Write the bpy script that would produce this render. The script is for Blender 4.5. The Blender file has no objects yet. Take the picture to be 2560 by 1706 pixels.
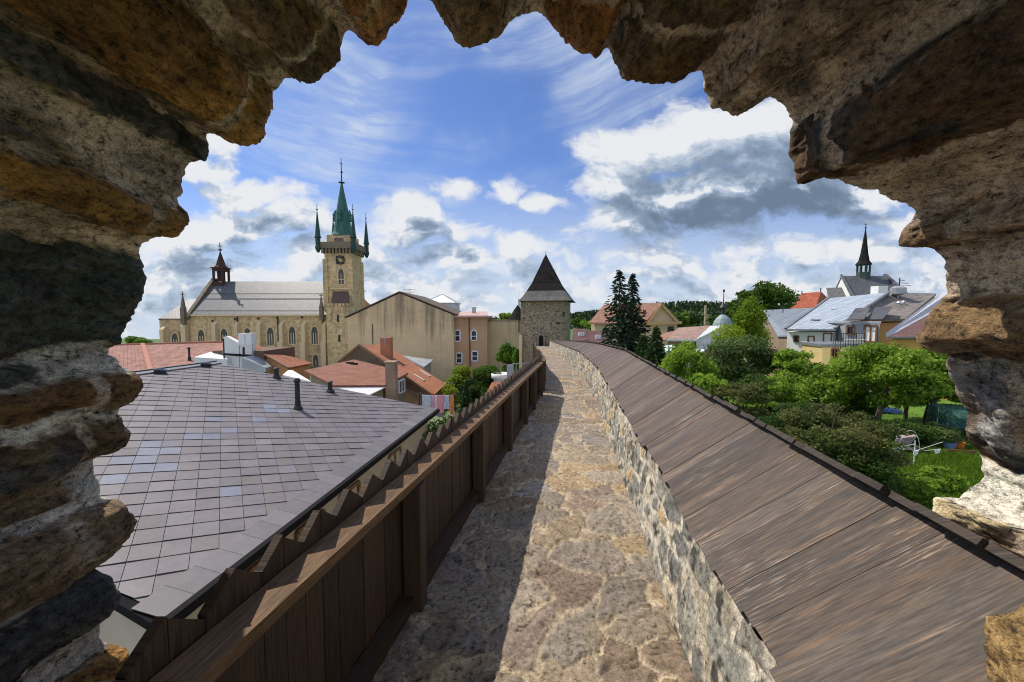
import bpy, bmesh, math, random
import numpy as np
from mathutils import Vector, Matrix
R = math.radians
random.seed(7)
scene = bpy.context.scene
# ---------------------------------------------------------------- camera
PITCH, FPX = R(3.5), 2560 * 14 / 36
cam_d = bpy.data.cameras.new('camera')
cam_d.lens, cam_d.sensor_width, cam_d.clip_start, cam_d.clip_end = 14, 36, 0.02, 9000
cam = bpy.data.objects.new('camera', cam_d)
scene.collection.objects.link(cam)
cam.rotation_euler = (R(90) - PITCH, 0, 0)
scene.camera = cam
# ---------------------------------------------------------------- view, sun
scene.view_settings.view_transform = 'Standard'
scene.view_settings.look = 'None'
scene.view_settings.exposure = 0.85
scene.view_settings.gamma = 1
scene.cycles.filter_width = 1.05
SUN_AZ, SUN_EL = R(-55), R(54)
sun_d = bpy.data.lights.new('sun', 'SUN')
sun_d.energy, sun_d.angle, sun_d.color = 2.6, R(0.5), (1.0, 0.93, 0.82)
sun = bpy.data.objects.new('sun', sun_d)
scene.collection.objects.link(sun)
SUN = Vector((math.sin(SUN_AZ) * math.cos(SUN_EL), math.cos(SUN_AZ) * math.cos(SUN_EL), math.sin(SUN_EL)))
sun.rotation_euler = SUN.to_track_quat('Z', 'Y').to_euler()
sun.location = (-20, 25, 40)
# ---------------------------------------------------------------- sky
world = bpy.data.worlds.new('World')
scene.world = world
world.use_nodes = True

def nd(nt, typ, ins=None, **props):
    n = nt.nodes.new(typ)
    for k, v in props.items():
        setattr(n, k, v)
    for k, v in (ins or {}).items():
        s = n.inputs[k]
        if isinstance(v, bpy.types.NodeSocket):
            nt.links.new(v, s)
        else:
            s.default_value = v
    return n

def math_(nt, op, a, b=0.0, c=0.0, clamp=False):
    n = nd(nt, 'ShaderNodeMath', {0: a, 1: b, 2: c}, operation=op)
    n.use_clamp = clamp
    return n.outputs[0]

def vmath(nt, op, a, b=(0, 0, 0)):
    n = nd(nt, 'ShaderNodeVectorMath', {0: a, 1: b}, operation=op)
    return n.outputs['Value'] if op in ('LENGTH', 'DOT_PRODUCT') else n.outputs[0]

def sstep(nt, v, lo, hi, a=0.0, b=1.0):
    return nd(nt, 'ShaderNodeMapRange', {'Value': v, 'From Min': lo, 'From Max': hi, 'To Min': a, 'To Max': b},
              interpolation_type='SMOOTHSTEP', clamp=True).outputs[0]

def mixc(nt, f, a, b, blend='MIX'):
    n = nd(nt, 'ShaderNodeMix', {0: f, 6: a, 7: b}, data_type='RGBA', blend_type=blend)
    return n.outputs[2]

def ramp(nt, fac, stops):
    n = nd(nt, 'ShaderNodeValToRGB', {0: fac})
    e = n.color_ramp.elements
    while len(e) < len(stops): e.new(.5)
    for el, (p, c) in zip(e, stops):
        el.position = p; el.color = (*c, 1)
    return n.outputs[0]
def noise_n(nt, vec, scale, detail=4, rough=0.5, dist=0.0):
    return nd(nt, 'ShaderNodeTexNoise', {'Vector': vec, 'Scale': scale, 'Detail': detail, 'Roughness': rough, 'Distortion': dist})

# cumulus clouds: centre and half-size as tangents of azimuth and elevation, weight, darkness of the belly
CLOUDS = [(.30, .40, .20, .10, .9, .25), (.50, .42, .26, .12, 1.0, .45), (.70, .43, .24, .13, 1.0, .7), (.46, .30, .34, .11, 1.1, 1.2), (.68, .32, .30, .11, 1.1, 1.4), (.84, .30, .16, .08, 1.0, 1.3), (.24, .33, .13, .09, .85, .5), (.30, .24, .18, .07, .85, 1.0),
          (-.14, .315, .09, .045, .72, .2), (-.01, .31, .08, .05, .74, .6), (.08, .285, .10, .035, .66, .7),
          (-.27, .215, .12, .07, .92, 1.0), (-.28, .265, .09, .04, .8, .1), (-.14, .145, .16, .04, .85, 1.2), (-.13, .20, .09, .05, .72, .3), (.03, .17, .14, .05, .72, .4), (.16, .15, .12, .05, .66, .4),
          (-.66, .235, .16, .06, .95, .95), (-.55, .25, .12, .06, .9, .2), (-.62, .30, .20, .05, .82, .1), (-.79, .20, .16, .07, .95, 1.1), (-.80, .36, .14, .05, .78, .05), (-.73, .43, .12, .07, .72, .0), (-.50, .16, .14, .06, .78, .7), (-.88, .11, .18, .06, .85, .6), (-.68, .12, .2, .045, .72, .7), (-.36, .10, .2, .04, .7, .4), (-.49, .23, .08, .07, .72, .4),
          (.30, .10, .28, .035, .66, .4), (.44, .12, .07, .04, .72, .7), (.58, .16, .18, .03, .60, .4), (.82, .15, .30, .05, .78, .9), (.95, .23, .24, .04, .62, .5), (.70, .09, .34, .03, .64, .4),
          (-.1, .05, .5, .03, .58, .3), (1.5, .4, .5, .25, 1.0, .5), (-1.6, .5, .5, .3, 1.0, .5), (0, 1.9, 1.6, .7, 1.1, .4), (-1.2, 3.2, 2.2, 1.2, 1.1, .4), (2.2, 1.8, 1.2, .9, 1.1, .4), (-2.8, 1.5, 1.4, .9, 1.1, .4)]  # high last entries: unseen clouds overhead, added to whiten the ambient light

def cloud_group():
    g = bpy.data.node_groups.new('cloud_density', 'ShaderNodeTree')
    g.interface.new_socket('uv', in_out='INPUT', socket_type='NodeSocketVector')
    g.interface.new_socket('density', in_out='OUTPUT', socket_type='NodeSocketFloat')
    g.interface.new_socket('belly', in_out='OUTPUT', socket_type='NodeSocketFloat')
    gi, go = g.nodes.new('NodeGroupInput'), g.nodes.new('NodeGroupOutput')
    uv = gi.outputs[0]
    wn = noise_n(g, uv, 5.0, 4, .55)
    w = vmath(g, 'MULTIPLY', vmath(g, 'SUBTRACT', wn.outputs['Color'], (.5, .5, .5)), (.20, .12, 0))
    uvw = vmath(g, 'ADD', uv, w)
    total = belly = None
    for (u0, v0, ru, rv, wt, bl) in CLOUDS:
        d = vmath(g, 'MULTIPLY', vmath(g, 'SUBTRACT', uvw, (u0, v0, 0)), (1 / ru, 1 / rv, 0))
        b = sstep(g, vmath(g, 'LENGTH', d), 0.0, 1.45, wt, 0.0)
        dy = nd(g, 'ShaderNodeSeparateXYZ', {0: d}).outputs[1]
        k = math_(g, 'MULTIPLY', sstep(g, dy, .85, -.35, .12, 1.15), math_(g, 'MULTIPLY', b, bl))
        total = b if total is None else math_(g, 'MAXIMUM', total, b)
        belly = k if belly is None else math_(g, 'MAXIMUM', belly, k)
    vy = nd(g, 'ShaderNodeSeparateXYZ', {0: uv}).outputs[1]
    low = sstep(g, vy, .36, .14, 0.0, .50)                 # scattered cover low in the sky
    total = math_(g, 'MAXIMUM', total, low)
    belly = math_(g, 'MAXIMUM', belly, math_(g, 'MULTIPLY', low, .95))
    uv2 = vmath(g, 'MULTIPLY', uvw, (1, 1.7, 1))
    f = noise_n(g, uv2, 6.0, 10, .56, .1).outputs['Fac']
    f2 = noise_n(g, vmath(g, 'ADD', uv2, (3, 1, 4)), 22.0, 6, .62).outputs['Fac']
    f = math_(g, 'ADD', math_(g, 'MULTIPLY', f, .74), math_(g, 'MULTIPLY', f2, .26))
    dens = math_(g, 'ADD', total, math_(g, 'MULTIPLY', math_(g, 'SUBTRACT', f, .5), 2.1))
    g.links.new(dens, go.inputs[0]); g.links.new(belly, go.inputs[1])
    return g

def build_world():
    nt = world.node_tree
    nt.nodes.clear()
    co = nd(nt, 'ShaderNodeTexCoord').outputs['Generated']
    xyz = nd(nt, 'ShaderNodeSeparateXYZ', {0: co})
    yy = math_(nt, 'MAXIMUM', math_(nt, 'ABSOLUTE', xyz.outputs[1]), .12)
    u, v = math_(nt, 'DIVIDE', xyz.outputs[0], yy), math_(nt, 'DIVIDE', xyz.outputs[2], yy)
    uv = nd(nt, 'ShaderNodeCombineXYZ', {0: u, 1: v}).outputs[0]
    sky = nd(nt, 'ShaderNodeTexSky', sky_type='NISHITA', sun_disc=False, sun_elevation=SUN_EL, sun_rotation=SUN_AZ % (2 * math.pi), altitude=500, air_density=1.0, dust_density=.6, ozone_density=2.5)
    blue = mixc(nt, 1.0, sky.outputs[0], (.255, .35, .53, 1), 'MULTIPLY')
    g = cloud_group()
    n1 = nd(nt, 'ShaderNodeGroup', {0: uv}, node_tree=g)
    d1, belly = n1.outputs[0], n1.outputs[1]
    d2 = nd(nt, 'ShaderNodeGroup', {0: vmath(nt, 'ADD', uv, (-.03, .055, 0))}, node_tree=g).outputs[0]
    mask = sstep(nt, d1, .25, .68)
    lum = noise_n(nt, vmath(nt, 'MULTIPLY', uv, (1, 1.7, 1)), 8.0, 8, .62).outputs['Fac']
    lit = math_(nt, 'SUBTRACT', d1, d2)                     # thinner towards the sun: a sunlit rim
    dk = math_(nt, 'ADD', math_(nt, 'MULTIPLY', sstep(nt, d2, .30, .90), math_(nt, 'ADD', math_(nt, 'MULTIPLY', belly, .74), .05)), math_(nt, 'MULTIPLY', math_(nt, 'SUBTRACT', lum, .5), 1.25))
    dk = math_(nt, 'SUBTRACT', dk, math_(nt, 'MULTIPLY', lit, .8), clamp=True)
    ccol = ramp(nt, dk, [(0, CLOUD_WHITE[:3]), (.22, CLOUD_MID[:3]), (.62, CLOUD_GREY[:3]), (1, CLOUD_DARK[:3])])
    back = sstep(nt, xyz.outputs[1], .1, -.35, 1.0, 2.1)    # unseen clouds behind the camera, brightened as fill for shaded facades
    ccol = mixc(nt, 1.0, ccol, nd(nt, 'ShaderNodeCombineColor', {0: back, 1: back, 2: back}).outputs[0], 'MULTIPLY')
    # cirrus: long curved streaks
    bend = math_(nt, 'MULTIPLY', math_(nt, 'MULTIPLY', u, u), -.55)
    vv = math_(nt, 'ADD', v, math_(nt, 'ADD', bend, math_(nt, 'MULTIPLY', u, -.22)))
    cuv = nd(nt, 'ShaderNodeCombineXYZ', {0: math_(nt, 'MULTIPLY', u, 1.1), 1: math_(nt, 'MULTIPLY', vv, 8.0)}).outputs[0]
    cw = noise_n(nt, uv, 2.2, 4, .5)
    cuv = vmath(nt, 'ADD', cuv, vmath(nt, 'MULTIPLY', vmath(nt, 'SUBTRACT', cw.outputs['Color'], (.5, .5, .5)), (.8, 1.3, 0)))
    ci = noise_n(nt, cuv, 1.9, 9, .66).outputs['Fac']
    patch = noise_n(nt, vmath(nt, 'ADD', uv, (5.3, 2.2, 0)), 1.7, 4, .55).outputs['Fac']
    cim = math_(nt, 'MULTIPLY', sstep(nt, ci, .38, .70), sstep(nt, patch, .34, .60))
    left = sstep(nt, u, .9, -.25, .35, 1.0)
    cim = math_(nt, 'MULTIPLY', cim, left)
    veil0 = sstep(nt, patch, .35, .7, .06, .40)
    cim = math_(nt, 'ADD', math_(nt, 'MULTIPLY', cim, .66), math_(nt, 'MULTIPLY', veil0, left), clamp=True)
    veil = sstep(nt, v, .45, .0, .0, .85)
    base = mixc(nt, math_(nt, 'MAXIMUM', cim, veil), blue, CIRRUS)
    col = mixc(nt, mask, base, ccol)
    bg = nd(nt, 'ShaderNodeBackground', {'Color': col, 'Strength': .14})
    out = nd(nt, 'ShaderNodeOutputWorld', {0: bg.outputs[0]})
CLOUD_WHITE, CLOUD_MID, CLOUD_GREY, CLOUD_DARK, CIRRUS = (3.25, 3.32, 3.45), (2.1, 2.42, 2.9), (1.0, 1.33, 1.82), (.62, .86, 1.2), (2.55, 2.9, 3.4, 1)

build_world()
# ---------------------------------------------------------------- helpers
CF = Vector((0, math.cos(PITCH), -math.sin(PITCH)))
CU = Vector((0, math.sin(PITCH), math.cos(PITCH)))
def ray(px, py):                                  # viewing direction of a place in the photograph (measuring aid)
    return CF + Vector((1, 0, 0)) * ((px - 1280) / FPX) + CU * ((853 - py) / FPX)
def W(px, py, Y):
    d = ray(px, py)
    return d * (Y / d.y)
def G(px, py, z):
    d = ray(px, py)
    return d * (z / d.z)
def onplane(px, py, p0, n):
    d = ray(px, py)
    return d * (p0.dot(n) / d.dot(n))
def lerp_t(tab, y):
    ys, vs = zip(*tab)
    return np.interp(y, ys, vs)

def _h(ix, iy, iz, s):
    h = (ix * 374761393 + iy * 668265263 + iz * 2147483647 + s * 1274126177) & 0xffffffff
    h = ((h ^ (h >> 13)) * 1274126177) & 0xffffffff
    h = ((h ^ (h >> 16)) * 2246822519) & 0xffffffff
    return ((h ^ (h >> 15)) & 0xffffff) / float(0xffffff)
def vnoise(x, y, z=0, s=0):
    x, y, z = np.broadcast_arrays(np.asarray(x, float), np.asarray(y, float), np.asarray(z, float))
    ix, iy, iz = np.floor(x).astype(np.int64), np.floor(y).astype(np.int64), np.floor(z).astype(np.int64)
    fx, fy, fz = x - ix, y - iy, z - iz
    fx, fy, fz = fx**3*(fx*(fx*6-15)+10), fy**3*(fy*(fy*6-15)+10), fz**3*(fz*(fz*6-15)+10)
    r = 0
    for a in (0, 1):
        for b in (0, 1):
            for c in (0, 1):
                w = (fx if a else 1 - fx) * (fy if b else 1 - fy) * (fz if c else 1 - fz)
                r = r + w * _h(ix + a, iy + b, iz + c, s)
    return r * 2 - 1
def fbm(x, y, z=0, o=4, s=0, g=.5):
    r, a, f = 0, 1.0, 1.0
    for i in range(o):
        r = r + a * vnoise(np.asarray(x) * f, np.asarray(y) * f, np.asarray(z) * f, s + i * 17)
        a *= g; f *= 2.03
    return r
def voronoi(x, y, s=0, jit=.85):
    ix, iy = np.floor(x).astype(np.int64), np.floor(y).astype(np.int64)
    f1 = np.full(x.shape, 9.0); f2 = np.full(x.shape, 9.0); cid = np.zeros(x.shape)
    for a in (-1, 0, 1):
        for b in (-1, 0, 1):
            cx, cy = ix + a, iy + b
            px = cx + .5 + (_h(cx, cy, cx * 0, s) - .5) * jit
            py = cy + .5 + (_h(cx, cy, cx * 0 + 1, s) - .5) * jit
            d = np.hypot(x - px, y - py)
            i_ = _h(cx, cy, cx * 0 + 2, s)
            near = d < f1
            f2 = np.where(near, f1, np.minimum(f2, d))
            cid = np.where(near, i_, cid)
            f1 = np.where(near, d, f1)
    return f1, f2, cid
def ss(a, b, x):
    t = np.clip((x - a) / (b - a), 0, 1)
    return t * t * (3 - 2 * t)

def link(o):
    scene.collection.objects.link(o)
    return o
def tag(o, label=None, cat=None, group=None, kind=None):
    if label: o['label'] = label
    if cat: o['category'] = cat
    if group: o['group'] = group
    if kind: o['kind'] = kind
    return o
def thing(name, label, cat, loc=(0, 0, 0), group=None):
    o = bpy.data.objects.new(name, None)
    o.empty_display_size = .3
    o.location = loc
    link(o)
    return tag(o, label, cat, group)

class MB:
    """collects polygons; build() links them as one mesh object"""
    def __init__(s):
        s.v, s.f, s.m = [], [], []
    def poly(s, pts, m=0):
        b = len(s.v)
        s.v += [tuple(p) for p in pts]
        s.f.append(tuple(range(b, b + len(pts)))); s.m.append(m)
    def hexa(s, a, b, m=0):                       # two quads (bottom, top) joined to a solid
        o = len(s.v)
        s.v += [tuple(p) for p in a] + [tuple(p) for p in b]
        n = len(a)
        s.f.append(tuple(o + i for i in reversed(range(n)))); s.m.append(m)
        s.f.append(tuple(o + n + i for i in range(n))); s.m.append(m)
        for i in range(n):
            j = (i + 1) % n
            s.f.append((o + i, o + j, o + n + j, o + n + i)); s.m.append(m)
    def box(s, c, size, rz=0, m=0):
        x, y, z = [q / 2 for q in size]
        cs, sn = math.cos(rz), math.sin(rz)
        P = [(c[0] + a * cs - b * sn, c[1] + a * sn + b * cs) for a, b in ((-x, -y), (x, -y), (x, y), (-x, y))]
        s.hexa([(*p, c[2] - z) for p in P], [(*p, c[2] + z) for p in P], m)
    def slab(s, pts, t, m=0):                     # polygon thickened downwards along its normal
        pts = [Vector(p) for p in pts]
        n = (pts[1] - pts[0]).cross(pts[2] - pts[0]).normalized()
        s.hexa([p - n * t for p in pts], pts, m)
    def bar(s, p, q, w, h=None, m=0, up=Vector((0, 0, 1))):
        p, q = Vector(p), Vector(q)
        d = (q - p).normalized()
        if abs(d.dot(up)) > .98: up = Vector((0, 1, 0))
        x = d.cross(up).normalized(); y = x.cross(d).normalized()
        h = h or w
        P = [x * a * w / 2 + y * b * h / 2 for a, b in ((-1, -1), (1, -1), (1, 1), (-1, 1))]
        s.hexa([p + c for c in P], [q + c for c in P], m)
    def tube(s, pts, rad, n=8, m=0, cap=True):
        pts = [Vector(p) for p in pts]
        if not hasattr(rad, '__len__'): rad = [rad] * len(pts)
        o = len(s.v)
        for i, p in enumerate(pts):
            d = (pts[min(i + 1, len(pts) - 1)] - pts[max(i - 1, 0)]).normalized()
            a = Vector((1, 0, 0)) if abs(d.x) < .8 else Vector((0, 1, 0))
            x = d.cross(a).normalized(); y = d.cross(x).normalized()
            for k in range(n):
                t = 2 * math.pi * k / n
                s.v.append(tuple(p + (x * math.cos(t) + y * math.sin(t)) * rad[i]))
        for i in range(len(pts) - 1):
            for k in range(n):
                k2 = (k + 1) % n
                s.f.append((o + i * n + k, o + (i + 1) * n + k, o + (i + 1) * n + k2, o + i * n + k2)); s.m.append(m)
        if cap:
            s.f.append(tuple(o + k for k in range(n))); s.m.append(m)
            s.f.append(tuple(o + (len(pts) - 1) * n + k for k in reversed(range(n)))); s.m.append(m)
    def lathe(s, c, prof, n=8, rot=0, m=0):       # prof: (radius, z) pairs, regular n-gon sections
        o = len(s.v)
        for r, z in prof:
            for k in range(n):
                t = rot + 2 * math.pi * k / n
                s.v.append((c[0] + r * math.cos(t), c[1] + r * math.sin(t), c[2] + z))
        for i in range(len(prof) - 1):
            for k in range(n):
                k2 = (k + 1) % n
                s.f.append((o + i * n + k, o + i * n + k2, o + (i + 1) * n + k2, o + (i + 1) * n + k)); s.m.append(m)
        s.f.append(tuple(o + k for k in reversed(range(n)))); s.m.append(m)
        s.f.append(tuple(o + (len(prof) - 1) * n + k for k in range(n))); s.m.append(m)
    def build(s, name, mats, parent=None, smooth=False, bevel=0):
        me = bpy.data.meshes.new(name)
        me.from_pydata(s.v, [], s.f)
        mats = mats if isinstance(mats, (list, tuple)) else [mats]
        for m in mats: me.materials.append(m)
        me.polygons.foreach_set('material_index', s.m)
        finish(me)
        if smooth: me.polygons.foreach_set('use_smooth', [True] * len(me.polygons))
        o = link(bpy.data.objects.new(name, me))
        if bevel:
            b = o.modifiers.new('bevel', 'BEVEL'); b.width = bevel; b.segments = 2; b.limit_method = 'ANGLE'
        if parent: put(o, parent)
        return o
def wmat(o):
    m = o.matrix_basis
    return wmat(o.parent) @ o.matrix_parent_inverse @ m if o.parent else m.copy()
def put(o, parent):
    o.parent = parent
    o.matrix_parent_inverse = wmat(parent).inverted()
    return o
def finish(me):
    """metre-scaled UVs: U level in the face, V up its slope; outward normals"""
    bm = bmesh.new(); bm.from_mesh(me)
    bmesh.ops.recalc_face_normals(bm, faces=bm.faces)
    bm.to_mesh(me); bm.free()
    uvl = me.uv_layers.new(name='UVMap')
    dat = np.zeros(len(me.loops) * 2)
    for p in me.polygons:
        n = p.normal
        if abs(n.z) > .999: x, y = Vector((1, 0, 0)), Vector((0, 1, 0))
        else:
            x = Vector((-n.y, n.x, 0)).normalized(); y = n.cross(x)
        for li in p.loop_indices:
            c = me.vertices[me.loops[li].vertex_index].co
            dat[2 * li], dat[2 * li + 1] = c.dot(x), c.dot(y)
    uvl.data.foreach_set('uv', dat)

def np_mesh(name, V, F, mat, col=None, parent=None, smooth=True, quads=True):
    """big mesh from numpy arrays; col = one base colour per vertex"""
    V = np.asarray(V, np.float32); F = np.asarray(F, np.int32)
    me = bpy.data.meshes.new(name)
    k = F.shape[1]
    me.vertices.add(len(V)); me.loops.add(F.size); me.polygons.add(len(F))
    me.vertices.foreach_set('co', V.ravel())
    me.loops.foreach_set('vertex_index', F.ravel())
    me.polygons.foreach_set('loop_start', np.arange(0, F.size, k, dtype=np.int32))
    me.polygons.foreach_set('loop_total', np.full(len(F), k, np.int32))
    me.polygons.foreach_set('use_smooth', np.full(len(F), smooth))
    me.update(calc_edges=True); me.validate()
    if col is not None:
        a = me.color_attributes.new('tint', 'FLOAT_COLOR', 'POINT')
        c4 = np.ones((len(V), 4), np.float32); c4[:, :3] = col
        a.data.foreach_set('color', c4.ravel())
    me.materials.append(mat)
    o = link(bpy.data.objects.new(name, me))
    if parent: put(o, parent)
    return o
def grid_faces(nr, nc, flip=False):
    i = np.arange(nr - 1)[:, None] * nc + np.arange(nc - 1)[None, :]
    f = np.stack([i, i + 1, i + nc + 1, i + nc], -1).reshape(-1, 4)
    return f[:, ::-1] if flip else f

# ---------------------------------------------------------------- materials
def newmat(name):
    m = bpy.data.materials.new(name); m.use_nodes = True
    nt = m.node_tree; nt.nodes.clear()
    b = nd(nt, 'ShaderNodeBsdfPrincipled'); o = nd(nt, 'ShaderNodeOutputMaterial', {0: b.outputs[0]})
    return m, nt, b
def coords(nt, kind='Object', scale=(1, 1, 1), rot=(0, 0, 0)):
    t = nd(nt, 'ShaderNodeTexCoord').outputs[kind]
    return nd(nt, 'ShaderNodeMapping', {'Vector': t, 'Scale': scale, 'Rotation': rot}).outputs[0]
def bump(nt, b, h, strength=.3, dist=.02):
    n = nd(nt, 'ShaderNodeBump', {'Height': h, 'Strength': strength, 'Distance': dist})
    nt.links.new(n.outputs[0], b.inputs['Normal'])
def M(name, cols, scale=2.0, detail=6, rough=.85, bmp=.25, bscale=None, stretch=(1, 1, 1), kind='Object', metal=0, spec=.3, dist=.02):
    m, nt, b = newmat(name)
    co = coords(nt, kind, stretch)
    f = noise_n(nt, co, scale, detail, .6).outputs['Fac']
    k = len(cols)
    c = ramp(nt, f, [(.28 + .44 * i / max(k - 1, 1), q) for i, q in enumerate(cols)])
    nt.links.new(c, b.inputs['Base Color'])
    b.inputs['Roughness'].default_value = rough; b.inputs['Metallic'].default_value = metal
    b.inputs['Specular IOR Level'].default_value = spec
    if bmp: bump(nt, b, noise_n(nt, co, bscale or scale * 6, 6, .6).outputs['Fac'], bmp, dist)
    return m
def M_tint(name, var=.45, scale=30, rough=.85, bmp=.5, dist=.006, bscale=60, spec=.3, stretch=(1, 1, 1), big=3.0, trans=0, hard=False):
    """base colour from the mesh's own tint, broken up by two noises"""
    m, nt, b = newmat(name)
    t = nd(nt, 'ShaderNodeAttribute', attribute_name='tint').outputs['Color']
    co = coords(nt, 'Object', stretch)
    f = noise_n(nt, co, scale, 8, .65).outputs['Fac']
    g = noise_n(nt, co, big, 5, .6).outputs['Fac']
    k = math_(nt, 'ADD', math_(nt, 'MULTIPLY', math_(nt, 'ADD', f, g), var * 2), 1 - var * 2)
    if hard:                                           # gritty stone: stronger grain and dark specks
        grit = noise_n(nt, co, scale * 4, 4, .7).outputs['Fac']
        k = math_(nt, 'ADD', sstep(nt, f, .30, .70, 1 - var, 1 + var), sstep(nt, grit, .3, .7, -var * .7, var * .7))
        k = math_(nt, 'MULTIPLY', k, sstep(nt, math_(nt, 'ADD', f, math_(nt, 'MULTIPLY', g, .35)), .50, .60, .45, 1.0))
    c = mixc(nt, 1.0, t, nd(nt, 'ShaderNodeCombineColor', {0: k, 1: k, 2: k}).outputs[0], 'MULTIPLY')
    nt.links.new(c, b.inputs['Base Color'])
    b.inputs['Roughness'].default_value = rough
    b.inputs['Specular IOR Level'].default_value = spec
    if bmp: bump(nt, b, noise_n(nt, co, bscale, 8, .65).outputs['Fac'], bmp, dist)
    if trans:
        tr = nd(nt, 'ShaderNodeBsdfTranslucent', {'Color': c})
        mx = nd(nt, 'ShaderNodeMixShader', {0: trans, 1: b.outputs[0], 2: tr.outputs[0]})
        out = [n for n in nt.nodes if n.type == 'OUTPUT_MATERIAL'][0]
        nt.links.new(mx.outputs[0], out.inputs[0])
    return m
def M_rows(name, c1, c2, joint, w, h, rough=.8, var=(.7, 1.3), jw=.012, bmp=.5, offset=.5, streak=0, dirt=None, spec=.3, rot=0):
    """rows of tiles, stones or seams laid on the metre-scaled UVs"""
    m, nt, b = newmat(name)
    uv = coords(nt, 'UV', (1, 1, 1), (0, 0, rot))
    br = nd(nt, 'ShaderNodeTexBrick', {'Vector': uv, 'Color1': (*c1, 1), 'Color2': (*c2, 1), 'Mortar': (*joint, 1), 'Scale': 1.0, 'Mortar Size': jw,
            'Mortar Smooth': .2, 'Bias': 0.0, 'Brick Width': w, 'Row Height': h}, offset=offset)
    f = noise_n(nt, coords(nt, 'Object'), 1.3, 7, .65).outputs['Fac']
    k = sstep(nt, f, .25, .75, var[0], var[1])
    c = mixc(nt, 1.0, br.outputs[0], nd(nt, 'ShaderNodeCombineColor', {0: k, 1: k, 2: k}).outputs[0], 'MULTIPLY')
    if dirt:
        f2 = noise_n(nt, coords(nt, 'Object', (1, 1, .16)), .9, 6, .62).outputs['Fac']
        c = mixc(nt, sstep(nt, f2, .5, .72, 0, .65), c, (*dirt, 1))
    nt.links.new(c, b.inputs['Base Color'])
    b.inputs['Roughness'].default_value = rough; b.inputs['Specular IOR Level'].default_value = spec
    inv = math_(nt, 'SUBTRACT', 1.0, br.outputs[1])
    hgt = math_(nt, 'ADD', inv, math_(nt, 'MULTIPLY', noise_n(nt, coords(nt, 'Object'), 14, 5, .6).outputs['Fac'], .6))
    bump(nt, b, hgt, bmp, .03)
    return m
# ================================================================ the town wall walk
XC = [(0, 0.0), (9, 1.27), (11, 1.52), (13, 1.70), (34, 2.87), (40, 3.2)]
def x0(y): return lerp_t(XC, y)
T_LEFT = [(0, -.82), (1.7, -.80), (4.5, -.63), (8.5, -.49), (10, -.52), (14, -.75), (34, -.86)]
T_BASE = [(0, .56), (8, .55), (12, .40), (34, .34)]
T_TOP = [(0, .668), (8, .655), (12, .46), (34, .40)]
T_FLOOR = [(0, -1.6), (3, -1.6), (8, -1.66), (10, -1.70), (34, -2.58)]
T_PTOP = [(0, -1.1), (12, -1.1), (34, -2.08)]
T_RU = [(0, 1.21), (8, 1.17), (12, .95), (18, .88), (34, 1.1)]
T_RZ = [(0, -.666), (8, -.675), (12, -.80), (16, -1.0), (34, -1.98)]
T_RAIL = [(0, -.85), (.9, -.83), (4, -.69), (8, -.52), (8.6, -.50), (10.5, -.56), (14, -.8), (29, -.92), (34, -.92)]
T_RAILZ = [(0, -.815), (.9, -.82), (4, -.87), (8, -.93), (14, -1.25), (29, -1.86), (34, -2.0)]
GROUND_L, GROUND_R = -7.0, -6.0

def growing(y0, y1, k, m):
    ys = [y0]
    while ys[-1] < y1: ys.append(ys[-1] + max(m, k * ys[-1]))
    return np.array(ys)
def stone_colors(cid, pal, salt=0.0, even=0.0):
    pal = np.array(pal); pal = pal * (1 - even) + pal.mean(0) * even
    i = ((cid * 7919 + salt) % 1.0 * len(pal)).astype(int) % len(pal)
    return pal[i] * (0.8 + .4 * ((cid * 131.7) % 1.0))[..., None]

m_pave = M_tint('paving_stone', var=.34, scale=40, bmp=1.0, dist=.008, bscale=55, rough=.75, spec=.3, big=9, hard=True)
m_rubble = M_tint('rubble_stone', var=.32, scale=34, bmp=1.0, dist=.010, bscale=50, rough=.9, big=9, hard=True)
PAVE = [(.27, .215, .155), (.22, .19, .155), (.29, .22, .14), (.19, .16, .135), (.25, .205, .16), (.28, .235, .18), (.36, .25, .125), (.22, .145, .105), (.24, .225, .21), (.19, .135, .11)]

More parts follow.
